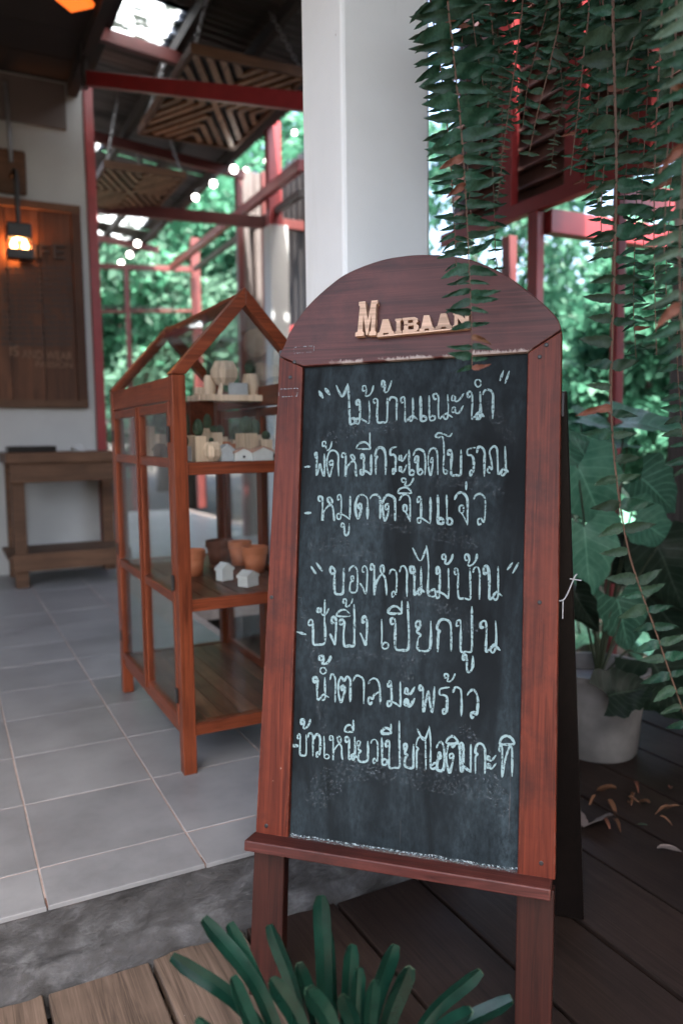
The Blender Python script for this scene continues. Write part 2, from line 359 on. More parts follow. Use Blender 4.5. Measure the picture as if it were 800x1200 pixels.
M_dust = mat_chalk('chalk_dust', (.26, .31, .33), .45, .62)
def mat_sky_sheet():
    m, nt, bs = new_mat('translucent_roof_sheet'); out = nt.nodes['Material Output']
    f = ntex(nt, coords(nt, (1, 1, 1), False), 7, 6, .7)
    col = ramp(nt, f, [(.45, (.03, .035, .03)), (.55, (.7, .75, .77))])
    t = N(nt, 'ShaderNodeBsdfTranslucent'); nt.links.new(col, t.inputs[0]); tp = N(nt, 'ShaderNodeBsdfTransparent'); nt.links.new(col, tp.inputs[0])
    mx = N(nt, 'ShaderNodeMixShader'); mx.inputs[0].default_value = .06; nt.links.new(t.outputs[0], mx.inputs[1]); nt.links.new(tp.outputs[0], mx.inputs[2])
    nt.links.new(mx.outputs[0], out.inputs[0]); return m
M_skysheet = mat_sky_sheet()

# ------------------------------------------------------------------ ground, deck, platform
DECK = -.15
g = MB(); n = 24
for i in range(n+1):
    for j in range(n+1):
        a = (i/n-.5)*2; b = (j/n-.5)*2; x = 300*a*abs(a)**1.5; y = 300*b*abs(b)**1.5
        g.v.append((x, y, -.36+.02*noise.noise(Vector((x*.4, y*.4, 0)))))
g.f = [(i*(n+1)+j, (i+1)*(n+1)+j, (i+1)*(n+1)+j+1, i*(n+1)+j+1) for i in range(n) for j in range(n)]
tag(obj('ground', g, M_ground, smooth=True), 'dark bare earth under the deck and out to the trees', 'ground', kind='structure')

EDGE = 1.444; XEND = 1.06
deck = thing('deck', 'weathered plank deck in front of the concrete step', 'deck', (0, 0, DECK), kind='structure')
xs = [-1.02, -.83, -.63, -.44, -.262, -.075, .116, .307, .50, .705, .91, 1.116, 1.327, 1.53, 1.73, 1.93, 2.13, 2.33]
for i in range(len(xs)-1):
    y1 = EDGE-.012-random.uniform(0, .012) if xs[i] < XEND-.05 else 3.4
    x0, x1 = xs[i]+.004, xs[i+1]-.004-random.uniform(0, .003)
    y0 = -.3
    nseg = 12; b = MB(); zz = DECK-random.uniform(0, .004)
    for k in range(nseg+1):
        y = y0+(y1-y0)*k/nseg
        for x in (x0, (x0+x1)/2, x1):
            b.v.append((x+.0015*noise.noise(Vector((x*9, y*5, 1))), y, zz+.0022*noise.noise(Vector((x*14, y*4, 3)))))
        for x in (x0, (x0+x1)/2, x1): b.v.append((x, y, zz-.028))
    for k in range(nseg):
        o = k*6; p = o+6
        b.f += [(o, o+1, p+1, p), (o+1, o+2, p+2, p+1), (o+2, o+5, p+5, p+2), (o+3, o, p, p+3), (o+4, o+3, p+3, p+4), (o+5, o+4, p+4, p+5)]
    b.f += [(0, 3, 4, 1), (1, 4, 5, 2), (nseg*6+1, nseg*6+4, nseg*6+3, nseg*6), (nseg*6+2, nseg*6+5, nseg*6+4, nseg*6+1)]
    obj('plank', b, M_deck if xs[i] < .45 else M_deck_shade, deck, bevel=.003)  # planks on the right get the shade-darkened wood
for y in (-.25, .4, 1.3, 2.4, 3.3): obj('joist', MB().box((-1.0 if y < 1.4 else 1.1, y, DECK-.13), (2.3, y+.05, DECK-.034)), M_deck, deck)

floor = thing('tile_floor', 'grey square floor tiles with pinkish grout', 'floor', (0, EDGE, 0), kind='structure')
obj('grout_bed', MB().box((-1.6, EDGE+.034, -.12), (XEND, 9.2, -.0012)), M_grout, floor)
obj('grout_bed', MB().box((XEND, 3.95, -.12), (2.62, 9.2, -.0012)), M_grout, floor)
def tile_mesh(wx, wy):
    b = bmesh.new(); bmesh.ops.create_cube(b, size=1); bmesh.ops.scale(b, vec=(wx, wy, .009), verts=b.verts)
    bmesh.ops.bevel(b, geom=[e for e in b.edges if all(v.co.z > 0 for v in e.verts)], offset=.0012, segments=1, affect='EDGES')
    me = bpy.data.meshes.new('tile'); b.to_mesh(me); b.free(); me.materials.append(M_tile); return me
TX, TY = .2985, .3040
T_full = tile_mesh(TX-.0035, TY-.0035); T_cut = tile_mesh(TX-.0035, 1.5875-EDGE-.004)
for j in range(-1, 25):
    for i in range(-5, 9):
        x = .1275+TX*i+TX/2
        if j == -1:
            y = (1.5875+EDGE)/2; me = T_cut
        else: y = 1.5875+TY*j+TY/2; me = T_full
        if (x > XEND-.1 and y < 4.1) or x > 2.5: continue
        if x < -.05+.02*y and not (x > y*.07-.35): continue
        if x+.2 < y*.066: continue
        inst('tile', me, Matrix.Translation((x, y, -.0045+random.uniform(-.0006, .0006))) @ Matrix.Rotation(random.uniform(-.002, .002), 4, 'Z'), floor)
# concrete step face
st = MB(); nx, nz = 260, 28; x0, x1 = -1.6, XEND+.003
for i in range(nx+1):
    for k in range(nz+1):
        x = x0+(x1-x0)*i/nx; t = k/nz; z = -.0018-t*.21
        d = .010*noise.noise(Vector((x*5, z*7, 0)))+.006*noise.noise(Vector((x*17, z*20, 5)))+.004*noise.noise(Vector((x*45, z*45, 9)))
        edge = min(1, t*7); foot = max(0, (t-.52)/.14); foot = min(1, foot)
        lump = max(0, noise.noise(Vector((x*11, 3.3, 0)))+.25)*.03*foot
        under = -.007*max(0, 1-abs(t-.56-.07*noise.noise(Vector((x*8, 0, 2))))/.05)
        st.v.append((x, EDGE+.006-d*edge*1.25-lump-.012*foot-under, z))
st.f = [(i*(nz+1)+k, i*(nz+1)+k+1, (i+1)*(nz+1)+k+1, (i+1)*(nz+1)+k) for i in range(nx) for k in range(nz)]
nb = len(st.v)
for i in range(nx+1): st.v.append((x0+(x1-x0)*i/nx, EDGE+.036, -.0018))
for i in range(nx): st.f.append((i*(nz+1), (i+1)*(nz+1), nb+i+1, nb+i))
tag(obj('concrete_step', st, M_conc, smooth=True, fix=True), 'rough grey concrete face of the step below the tiles', 'step', kind='structure')
tag(obj('concrete_step', MB().box((XEND-.2, EDGE+.03, -.35), (XEND+.002, 9.2, -.121)), M_conc), 'concrete side of the raised floor behind the chalkboard', 'step', kind='structure')

# ------------------------------------------------------------------ A-frame chalkboard sign
K = .85/1.13; S = 1.07
Ob = Vector((0, 0, 1.13)) + (Vector((.8118, 1.3489, .2459))-Vector((0, 0, 1.13)))*S
O = Ob*K; A_, T_ = -.7867, .1498
su = Vector((math.cos(A_), math.sin(A_), 0)); sn = Vector((math.sin(A_), -math.cos(A_), 0))
sv = Vector((0, 0, 1))*math.cos(T_)-sn*math.sin(T_)
sb = sv.cross(su)
k = (DECK+.002-O.z)/sv.z; SO = O+sv*k
SM = Matrix(((su.x, sb.x, sv.x, SO.x), (su.y, sb.y, sv.y, SO.y), (su.z, sb.z, sv.z, SO.z), (0, 0, 0, 1)))
SMi = SM.inverted(); cl = SMi @ CAM
def sp(x, y, yl=0.):
    d = SMi.to_3x3() @ ray(x, y); t = (yl-cl.y)/d.y; p = cl+d*t; return (p.x, p.z)
sign = thing('chalkboard_sign', 'arched red-brown wooden standing chalkboard with hand-written Thai menu on the deck', 'chalkboard', SM)
ARCH = [(327, 417), (333.5, 402.5), (341, 386), (360.5, 358), (387.5, 333), (410, 318), (446, 304.5), (477.5, 299), (500, 298), (522.5, 299), (554, 304.5), (590, 320.5), (617, 339.5), (639.5, 358), (653, 373), (658, 386)]
inn_l, inn_r = (354.5, 429), (618.5, 412)
arch3 = crom([Vector((*sp(*p), 0)) for p in ARCH], 4)
pts = [(p.x, p.y) for p in arch3][::-1]+[sp(*inn_l), sp(*inn_r)]
def sobj(name, pts, y0, y1, mat, parent=None, bevel=.002):
    return obj(name, MB().prism(pts, y0, y1), mat, parent or sign, bevel=bevel, local=True, fix=True)
TH = .03
a0, a1 = sp(*inn_l), sp(*inn_r); kz = (a1[1]-a0[1])/(a1[0]-a0[0])
M_arch, nt, bs, old, sx = mat_arch()       # paint chipped off along the lower edge of the arch
m1 = N(nt, 'ShaderNodeMath', operation='MULTIPLY_ADD'); m1.inputs[1].default_value = -kz; nt.links.new(sx.outputs[0], m1.inputs[0]); nt.links.new(sx.outputs[2], m1.inputs[2])
m2 = N(nt, 'ShaderNodeMath', operation='SUBTRACT'); m2.inputs[1].default_value = a0[1]-kz*a0[0]; nt.links.new(m1.outputs[0], m2.inputs[0])
v_ = coords(nt, (1, 1, .35), False); nf = ntex(nt, v_, 130, 5, .7); n2 = ntex(nt, coords(nt, (1, 1, 1), False), 11, 2)
m3 = N(nt, 'ShaderNodeMath', operation='MULTIPLY_ADD'); m3.inputs[1].default_value = -.030; nt.links.new(nf, m3.inputs[0]); nt.links.new(m2.outputs[0], m3.inputs[2])
edge_ = ramp(nt, m3.outputs[0], [(0, (1, 1, 1)), (.0005, (0, 0, 0))])
m4 = N(nt, 'ShaderNodeMath', operation='ADD'); m4.inputs[1].default_value = .0125; nt.links.new(m3.outputs[0], m4.inputs[0]); nt.links.new(m4.outputs[0], edge_.node.inputs[0])
m5 = N(nt, 'ShaderNodeMath', operation='MULTIPLY'); nt.links.new(edge_, m5.inputs[0]); nt.links.new(ramp(nt, n2, [(.46, (0, 0, 0)), (.5, (.85, .85, .85))]), m5.inputs[1])
nt.links.new(mix(nt, m5.outputs[0], old, (.36, .30, .27)), bs.inputs['Base Color'])
sobj('arched_top', pts, 0, TH, M_arch)
lb, rb_ = sp(337, 980), sp(606.5, 1026)
zb = (lb[1]+rb_[1])/2
def down(p, q, z):   # continue a line p->q to local height z
    t = (z-p[1])/(q[1]-p[1]); return (p[0]+(q[0]-p[0])*t, z)
iL0, iL1 = sp(354.5, 429.8), sp(337, 980); oL0, oL1 = sp(327, 417.8), sp(299, 978)
iR0, iR1 = sp(618.3, 412.8), sp(606, 1024); oR0, oR1 = sp(658.3, 386.8), sp(650.3, 1036)
sobj('side_rail', [oL0, iL0, down(iL0, iL1, zb-.002), down(oL0, oL1, zb-.002)], .0006, TH-.0006, M_sign)
sobj('side_rail', [iR0, oR0, down(oR0, oR1, zb-.002), down(iR0, iR1, zb-.002)], .0006, TH-.0006, M_sign)
# ledge (chalk tray)
xl = sp(286, 985, -.042)[0]; xr = sp(645, 1056, -.042)[0]
led = obj('ledge', MB().box((xl, -.042, zb-.019), (xr, TH+.004, zb)), M_signx, sign, bevel=.0025, local=True)
# legs
def leg(a0, a1, b0, b1):
    sobj('leg', [down(a0, a1, zb-.0195), down(b0, b1, zb-.0195), down(b0, b1, 0), down(a0, a1, 0)], .002, TH-.002, M_leg)
leg(sp(297, 1000), sp(291, 1150), sp(332.5, 1000), sp(329, 1150))
leg(sp(604.5, 1070), sp(602.5, 1197), sp(649, 1070), sp(646, 1197))
# writing surface
brd = sobj('writing_board', [(iL0[0]-.01, down(iL0, iL1, zb)[1]-.004), (iR0[0]+.012, zb-.004), (iR0[0]+.012, iR0[1]+.03), (iL0[0]-.01, iL0[1]+.03)], .011, .018, M_board, bevel=0)
# rear stand
hb = Vector((-math.sin(A_), math.cos(A_), 0)); hl = SMi.to_3x3() @ hb
D_R = .40
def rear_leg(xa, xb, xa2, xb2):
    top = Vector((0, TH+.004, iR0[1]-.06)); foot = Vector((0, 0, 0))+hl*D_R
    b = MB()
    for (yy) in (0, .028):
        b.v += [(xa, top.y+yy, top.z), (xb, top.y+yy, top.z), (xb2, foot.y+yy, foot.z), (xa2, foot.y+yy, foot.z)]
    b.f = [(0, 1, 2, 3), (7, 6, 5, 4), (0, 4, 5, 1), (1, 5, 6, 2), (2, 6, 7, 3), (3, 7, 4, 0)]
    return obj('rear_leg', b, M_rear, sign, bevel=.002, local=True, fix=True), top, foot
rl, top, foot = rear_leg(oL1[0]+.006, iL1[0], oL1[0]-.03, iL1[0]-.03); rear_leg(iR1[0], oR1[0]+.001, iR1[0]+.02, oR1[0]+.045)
b = MB()
def rp(t, yy): p = top+(foot-top)*t; return p.y+yy, p.z
for t in (.06, .72):
    for yy in (.004, .020):
        y_, z_ = rp(t, yy); b.v += [(iL1[0], y_, z_), (iR1[0], y_, z_)]
b.f = [(0, 1, 5, 4), (2, 6, 7, 3), (0, 2, 3, 1), (4, 5, 7, 6), (0, 4, 6, 2), (1, 3, 7, 5)]
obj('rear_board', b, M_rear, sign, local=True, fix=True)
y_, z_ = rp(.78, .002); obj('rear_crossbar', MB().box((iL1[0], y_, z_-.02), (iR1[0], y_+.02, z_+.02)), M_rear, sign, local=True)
# hinges
for p in ((322, 418), (657, 470)):
    a = sp(*p); obj('hinge', MB().box((a[0]-.004, TH, a[1]-.02), (a[0]+.004, TH+.006, a[1]+.02)), M_iron, sign, local=True)
for p in ((345, 424), (312, 968), (634, 1012), (632, 418), (340, 442), (640, 404), (318, 700), (632, 706)):
    a = sp(*p); o = obj('screw_head', MB().lathe([(.0036, 0), (.0036, .0012), (.0024, .0018)], (0, 0, 0), 10), M_iron, sign, local=True); o.matrix_basis = Matrix.Translation((a[0], .0004, a[1])) @ Matrix.Rotation(R(90), 4, 'X')
# hook wire tied at the right edge
h0 = sp(650, 703, .012); wx = h0[0]
wire = crom([(wx-.004, .010, h0[1]), (wx+.012, .006, h0[1]), (wx+.020, .004, h0[1]+.012), (wx+.030, .0, h0[1]+.038), (wx+.034, .0, h0[1]+.044)], 5)
wb = MB().tube(wire, .0010, 6); wb.tube([(wx+.023, .002, h0[1]+.036), (wx+.041, .0, h0[1]+.034)], .0009, 6); wb.tube([(wx+.013, .006, h0[1]), (wx+.013, .008, h0[1]-.03)], .0009, 6)
obj('hook_wire', wb, M_greyhouse, sign, local=True)
# chalk dust heaped along the tray
b = MB(); nn = 60; x0_, x1_ = iL1[0]+.001, iR1[0]-.001
for i in range(nn+1):
    x = x0_+(x1_-x0_)*i/nn; wv = .004+.004*abs(noise.noise(Vector((x*30, 0, 0)))); hv = .003+.006*abs(noise.noise(Vector((x*22, 4, 0))))
    b.v += [(x, .0108-wv-.006, zb+.0004), (x, .0104, zb+.0012), (x, .0106, zb+hv)]
for i in range(nn):
    b.f += [(i*3, i*3+3, i*3+4, i*3+1), (i*3+1, i*3+4, i*3+5, i*3+2)]
tag(obj('chalk_dust', b, M_dust, sign, local=True), 'pale chalk dust along the tray', kind='stuff')

# --- handwriting: stroke shapes for each Thai letter (x to the right, y up, unit box)
GL = {
'ก': [[(.08,0),(.08,.55),(.22,.66),(.02,.74),(.2,.97),(.55,1.02),(.88,.9),(.95,.6),(.95,0)]],
'ข': [[(.25,.8),(.10,.74),(.02,.87),(.15,1),(.32,.9),(.3,.65),(.3,.1),(.5,0),(.85,.02),(.92,.3),(.92,.97)]],
'ง': [[(.55,.82),(.35,.78),(.3,.92),(.5,1),(.75,.9),(.78,.6),(.7,.1),(.6,0),(.3,.25),(.05,.4)]],
'จ': [[(.02,.8),(.2,.97),(.55,1.02),(.85,.9),(.92,.6),(.9,0)],[(.9,.05),(.6,.32),(.38,.42),(.4,.6),(.62,.6),(.66,.44),(.5,.36)]],
'ฉ': [[(.08,.75),(.25,.97),(.55,1.02),(.85,.9),(.92,.5),(.9,0)],[(.38,.52),(.22,.55),(.25,.72),(.45,.7),(.42,.4),(.40,.08),(.6,.0),(.75,.1),(.6,.22),(.42,.1)]],
'ณ': [[(.15,.08),(.0,.15),(.06,.28),(.2,.22),(.16,.5),(.1,.8),(.28,1),(.46,.92),(.5,.5),(.5,.03),(.66,.2)],[(.82,1.0),(.84,.2),(.74,0),(.62,.08),(.72,.24),(1.,.12)]],
'ด': [[(.45,.5),(.3,.45),(.25,.58),(.42,.64),(.5,.5),(.38,.2),(.22,0),(.05,.35),(.05,.7),(.3,.97),(.65,1.0),(.92,.85),(.95,.5),(.95,0)]],
'ต': [[(.45,.5),(.3,.45),(.25,.58),(.42,.64),(.5,.5),(.38,.2),(.22,0),(.05,.35),(.05,.7),(.24,.98),(.48,.84),(.7,1.0),(.92,.85),(.95,.5),(.95,0)]],
'ท': [[(.12,.8),(.0,.88),(.12,1),(.25,.9),(.25,.6),(.25,0),(.45,.55),(.75,.98),(.92,.85),(.92,0)]],
'น': [[(.22,.82),(.08,.78),(.05,.95),(.22,1),(.3,.85),(.3,.5),(.3,.02),(.5,.12),(.72,.28)],[(.75,1),(.78,.5),(.75,.1),(.62,0),(.52,.12),(.68,.22),(1,.08)]],
'บ': [[(.2,.82),(.06,.8),(.05,.95),(.2,1),(.28,.85),(.26,.4),(.3,.02),(.6,0),(.9,.03),(.92,.5),(.92,1)]],
'ผ': [[(.3,.78),(.15,.8),(.1,.97),(.25,1.02),(.28,.82),(.18,.4),(.2,0),(.38,.3),(.52,.5),(.65,.25),(.85,0),(.9,.5),(.9,1)]],
'พ': [[(.2,.85),(.06,.85),(.06,1),(.2,1),(.25,.8),(.28,.0),(.45,.45),(.58,.8),(.7,.4),(.82,0),(.9,.5),(.95,1)]],
'ม': [[(.2,.85),(.06,.82),(.06,.98),(.22,1),(.28,.8),(.28,.3),(.22,.05),(.06,.05),(.05,.2),(.25,.22),(.6,.12),(.9,0)],[(.9,1),(.92,.5),(.9,0)]],
'ย': [[(.3,.8),(.12,.78),(.1,.95),(.28,1),(.32,.85),(.15,.62),(.36,.52),(.2,.4),(.15,.1),(.4,0),(.85,.02),(.92,.4),(.92,1)]],
'ร': [[(.62,.06),(.4,.0),(.33,.14),(.52,.2),(.68,.1),(.72,.4),(.7,.62),(.45,.72),(.1,.74),(.1,.9),(.4,.98),(.9,1.02)]],
'ล': [[(.35,.12),(.2,.0),(.05,.1),(.15,.28),(.35,.22),(.48,.38),(.9,.5)],[(.05,.8),(.25,.98),(.6,1.02),(.85,.85),(.9,.5),(.94,0)]],
'ว': [[(.6,.05),(.4,.0),(.35,.15),(.55,.2),(.75,.1),(.87,.5),(.82,.85),(.55,1.0),(.2,.95),(.05,.8)]],
'ห': [[(.15,.85),(.02,.85),(.04,1),(.18,1),(.24,.85),(.24,0),(.3,.35),(.55,.6),(.8,.78),(.72,.97),(.56,.9),(.68,.72),(.85,.55),(.9,.2),(.95,0)]],
'อ': [[(.5,.5),(.32,.46),(.3,.62),(.5,.62),(.46,.46),(.2,.4),(.15,.1),(.4,0),(.8,.05),(.92,.4),(.88,.85),(.55,1),(.2,.92),(.05,.8)]],
'ะ': [[(.25,.62),(.06,.66),(.1,.86),(.3,.82),(.3,.62),(.55,.62),(.92,.95)],[(.25,.08),(.06,.12),(.1,.32),(.3,.28),(.3,.08),(.55,.08),(.92,.42)]],
'า': [[(.05,.82),(.25,1),(.65,1.0),(.9,.85),(.92,.5),(.9,0)]],
'เ': [[(.1,1),(.14,.5),(.14,.1),(.35,0),(.75,.02),(.8,.14),(.45,.2),(.16,.1)]],
'ไ': [[(0,.97),(.33,.7),(.63,1)],[(.62,1.02),(.7,.6),(.7,.1),(.8,0),(1,.04),(.95,.14),(.72,.08)]],
'โ': [[(1,1),(.85,.9),(.5,.95),(.2,.98),(.02,.93),(.2,.87),(.48,.86),(.55,.5),(.5,.1),(.62,.0),(.75,.06),(.55,.1)]],
'้': [[(.25,.5),(.05,.5),(.05,.9),(.3,.9),(.35,.5),(.3,.08),(.6,.1),(.85,.5),(1,1)]],
'่': [[(.5,1),(.52,0)]],
'ั': [[(.3,.55),(.05,.5),(.05,.95),(.3,.95),(.36,.5),(.5,.06),(.8,.35),(1,1)]],
'ิ': [[(0,.1),(.2,.75),(.55,1),(.85,.7),(1,.1),(.5,.02),(.02,.08)]],
'ี': [[(0,.1),(.2,.75),(.55,1),(.85,.7),(1,.1),(.5,.02),(.02,.08)],[(1.0,1.7),(1.02,.1)]],
'ู': [[(.25,.72),(.05,.72),(.08,1),(.3,.98),(.35,.7),(.4,.1),(.65,0),(.85,.3),(.9,1)]],
'o': [[(.5,1),(.1,.8),(.05,.35),(.45,0),(.9,.25),(.92,.75),(.55,1)]],
}
def PO(top):   # po pla: right stem reaches above the letter
    return [[(.2,.82),(.06,.8),(.05,.95),(.2,1),(.28,.85),(.26,.4),(.3,.02),(.6,0),(.9,.03),(.92,.5),(.92,1),(.9,top)]]
LINES = [
 (3.333, 365, 430, [('L',(28,92),(45,122)),('L',(52,82),(72,110)),('ไ',95,170,222,65),('ม',172,230,222,130),('้',197,243,115,70),('บ',240,300,215,122),('้',273,312,100,52),('า',300,335,210,118),('น',345,412,212,118),('เ',422,452,210,115),('เ',455,487,208,112),('น',472,552,205,105),('ะ',545,598,185,100),('น',605,675,203,95),('o',638,662,78,48),('า',665,712,205,90),('L',(735,55),(750,12)),('L',(755,65),(772,15))]),
 (3.077, 350, 505, [('L',(20,130),(42,128)),('ผ',55,97,162,80),('ั',85,120,72,38),('ด',100,145,165,72),('ห',155,212,165,82),('ม',222,265,158,85),('ี',207,256,66,40),('่',250,262,40,5),('ก',275,315,158,62),('ร',328,358,155,60),('ะ',360,392,152,78),('เ',395,420,160,65),('ฉ',408,460,158,68),('ด',465,503,160,62),('โ',490,552,155,5),('บ',535,590,158,68),('ร',605,640,160,60),('า',640,672,165,60),('ณ',680,757,160,55)]),
 (3.077, 350, 555, [('L',(20,143),(45,141)),('ห',70,133,170,85),('ม',137,190,165,78),('ู',152,186,222,180),('ด',203,250,165,78),('า',255,297,165,78),('ด',300,350,170,78),('จ',360,405,172,78),('ิ',355,405,72,50),('้',370,415,45,15),('ม',425,480,180,85),('เ',498,526,182,75),('เ',530,558,182,75),('จ',560,612,185,72),('่',597,609,60,28),('ว',628,680,185,72)]),
 (2.963, 350, 635, [('L',(42,85),(60,112)),('L',(60,72),(82,102)),('ข',108,160,182,88),('อ',172,207,178,85),('ง',210,245,180,85),('ห',248,308,185,80),('ว',312,345,190,95),('า',348,378,190,88),('น',385,437,185,85),('ไ',394,473,192,16),('ม',475,525,198,90),('้',497,535,78,42),('บ',537,600,198,92),('้',575,620,85,42),('า',603,630,200,90),('น',640,707,200,85),('L',(723,98),(742,72)),('L',(742,110),(763,72))]),
 (3.077, 340, 695, [('L',(22,140),(58,150)),('ป',65,130,185,98,1.87),('ั',97,140,82,55),('ง',140,172,185,85),('ป',178,235,190,95,1.58),('ิ',165,215,85,60),('้',190,226,50,20),('ง',250,284,185,85),('เ',325,360,200,95),('ป',358,432,205,90,1.52),('ี',350,402,75,47),('ย',448,512,208,100),('ก',528,582,212,98),('ป',597,660,212,98,1.44),('น',683,757,215,100)]),
 (3.077, 340, 765, [('ู',620,662,70,8),('น',80,140,170,88),('o',108,130,77,53),('้',105,148,42,10),('า',142,164,180,80),('ต',172,220,178,85),('า',225,268,185,85),('ล',278,328,185,95),('ม',350,402,195,105),('ะ',412,452,195,118),('พ',462,522,215,120),('ร',535,578,222,125),('้',555,595,105,75),('า',585,620,232,125),('ว',636,682,235,135)]),
 (2.857, 335, 835, [('L',(18,112),(42,112)),('ข',38,70,145,72),('้',50,82,55,22),('า',72,92,147,72),('ว',92,119,150,75),('เ',125,148,155,78),('ห',147,192,160,80),('น',198,240,158,82),('ี',195,226,66,42),('ย',235,278,165,95),('ว',282,312,170,90),('เ',318,342,175,85),('ป',332,385,185,95,1.74),('ี',318,352,72,52),('ย',392,430,185,105),('ก',435,470,190,85),('ไ',440,503,190,48),('อ',502,532,195,100),('ต',535,585,200,100),('ิ',535,575,105,80),('ม',582,622,200,105),('ก',632,668,205,105),('ะ',672,706,190,140),('ท',712,760,215,110),('ิ',712,762,108,78)]),
]
YB = .0104
def ribbon(mb, pts, wd, off):
    press = random.uniform(.72, 1.18)
    P = [Vector((p[0], p[1])) for p in pts]; m = len(P); base = len(mb.v)
    for i, p in enumerate(P):
        d = P[min(i+1, m-1)]-P[max(i-1, 0)]
        d = d.normalized() if d.length > 1e-9 else Vector((1, 0)); nrm = Vector((-d.y, d.x))
        ww = wd*press*min(1., .55+.25*min(i, m-1-i))*(.86+.5*noise.noise(Vector((p.x*45, p.y*45, 0)))+.3*noise.noise(Vector((p.x*220, p.y*220, 3))))
        if i in (0, m-1): ww *= .7
        yy = YB-off[0]; off[0] += 1.2e-6
        a = p+nrm*ww/2; c = p-nrm*ww/2
        mb.v += [(a.x, yy, a.y), (c.x, yy, c.y)]
    for i in range(m-1): mb.f.append((base+2*i, base+2*i+1, base+2*i+3, base+2*i+2))
M_smear = mat_chalk('chalk_smear', (.16, .20, .22), .52, 1.15)
off = [-.0002]
for (xa_, ya_, xb_, yb_, w_) in ((372, 520, 470, 500, .03), (420, 610, 560, 640, .035), (470, 690, 560, 740, .04), (520, 735, 470, 800, .045), (360, 640, 440, 655, .03), (380, 780, 470, 770, .025), (430, 900, 580, 930, .05), (360, 940, 450, 890, .05), (560, 470, 600, 520, .03), (350, 700, 380, 860, .03), (500, 560, 590, 580, .03), (540, 850, 590, 960, .04)):
    a_, b_ = Vector((*sp(xa_, ya_, YB), 0)), Vector((*sp(xb_, yb_, YB), 0)); mid = a_.lerp(b_, .5)+Vector((random.uniform(-.01, .01), .012, 0))
    mb = MB(); ribbon(mb, [(p.x, p.y) for p in crom([a_, mid, b_], 8)], w_, off)
    obj('chalk_smear', mb, M_smear, sign, local=True)['label'] = 'faint wiped chalk smear'
LNAMES = ['first', 'second', 'third', 'fourth', 'fifth', 'sixth', 'seventh']
for li, (sc, ox, oy, items) in enumerate(LINES):
    mb = MB(); off = [0.]
    for it in items:
        if it[0] == 'L':
            q = [sp(ox+p[0]/sc, oy+p[1]/sc, YB) for p in it[1:]]
            q = [Vector(q[0]).lerp(Vector(q[1]), t/4) for t in range(5)]
            ribbon(mb, q, .0062, off); continue
        chs, xa, xb, yb, yt = it[:5]
        strokes = PO(it[5]) if chs == 'ป' else GL[chs]
        for s_ in strokes:
            pp = []
            for (gx, gy) in s_:
                jx, jy = random.uniform(-.025, .025), random.uniform(-.02, .02)
                px = ox+(xa+(gx+jx)*(xb-xa))/sc; py = oy+(yb+(gy+jy)*(yt-yb))/sc
                a = sp(px, py, YB); pp.append(Vector((a[0], a[1], 0)))
            ribbon(mb, [(p.x, p.y) for p in crom(pp, 5)], .0043, off)
    o = obj('chalk_writing', mb, M_chalk, sign, local=True)
    o['label'] = LNAMES[li]+' line of pale teal Thai handwriting'

mb = MB(); off = [0.]; YB = -.0004
for box in (((326, 456), (349, 455), (348, 464), (327, 465)), ((344, 407), (368, 405), (368, 412), (345, 414))):
    q = [Vector((*sp(*p), 0)) for p in box+(box[0],)]
    pp = [a.lerp(b_, t/6) for a, b_ in zip(q[:-1], q[1:]) for t in range(6)]
    ribbon(mb, [(p.x, p.y) for p in pp], .0016, off)
obj('chalk_scribble', mb, M_dust, sign, local=True)['label'] = 'thin chalk outlines on the left of the frame'
# --- wooden letters on the arch (shapes in a unit box)
LT = {
'M': [(0,0),(.42,0),(.42,.1),(.34,.12),(.34,.62),(.52,0.02),(.6,.02),(.76,.62),(.74,.12),(.66,.1),(.66,0),(1,0),(1,.1),(.94,.13),(.96,.88),(1.02,.9),(1.02,1),(.72,1),(.57,.45),(.40,1),(.08,1),(.08,.9),(.14,.88),(.1,.13),(0,.1)],
'A': [(0,0),(.34,0),(.36,.12),(.64,.12),(.66,0),(1,0),(.98,.16),(.90,.2),(.70,1),(.30,1),(.12,.2),(.02,.16)],
'I': [(0,0),(1,0),(1,.16),(.82,.2),(.82,.82),(1,.86),(1,1),(0,1),(0,.86),(.18,.82),(.18,.2),(0,.16)],
'B': [(0,0),(.8,0),(1,.14),(1,.42),(.86,.53),(.98,.64),(.98,.88),(.8,1),(0,1),(0,.86),(.1,.82),(.1,.55),(.36,.55),(.36,.82),(.68,.82),(.68,.62),(.36,.62),(.36,.56),(.3,.46),(.36,.45),(.70,.45),(.70,.18),(.36,.18),(.36,.45),(.1,.50),(.1,.2),(0,.16)],
'N': [(0,0),(.36,0),(.36,.14),(.28,.18),(.28,.62),(.68,0),(.94,0),(.94,.82),(1.02,.86),(1.02,1),(.64,1),(.64,.86),(.72,.82),(.72,.48),(.38,1),(0,1),(0,.86),(.08,.82),(.08,.18),(0,.14)],
}
def letter(ch, bl, br, tr, tl):
    Q = [Vector(sp(400+p[0]/4.444, 340+p[1]/4.444, -.012)) for p in (bl, br, tr, tl)]
    pp = []
    for (x, y) in LT[ch]:
        a = Q[0].lerp(Q[1], x); b = Q[3].lerp(Q[2], x); c = a.lerp(b, y); pp.append((c.x, c.y))
    o = sobj('wooden_letter', pp, -.013, .001, M_letter, bevel=0); o['label'] = 'pale wooden letter '+ch
letter('M', (72, 240), (180, 234), (186, 52), (84, 62))
letter('A', (186, 236), (276, 228), (268, 148), (192, 154))
letter('I', (280, 227), (313, 224), (312, 146), (280, 149))
letter('B', (317, 223), (402, 214), (398, 138), (317, 145))
letter('A', (405, 213), (484, 205), (478, 128), (408, 133))
letter('A', (487, 204), (576, 196), (568, 118), (494, 124))
letter('N', (580, 195), (668, 186), (668, 110), (582, 117))
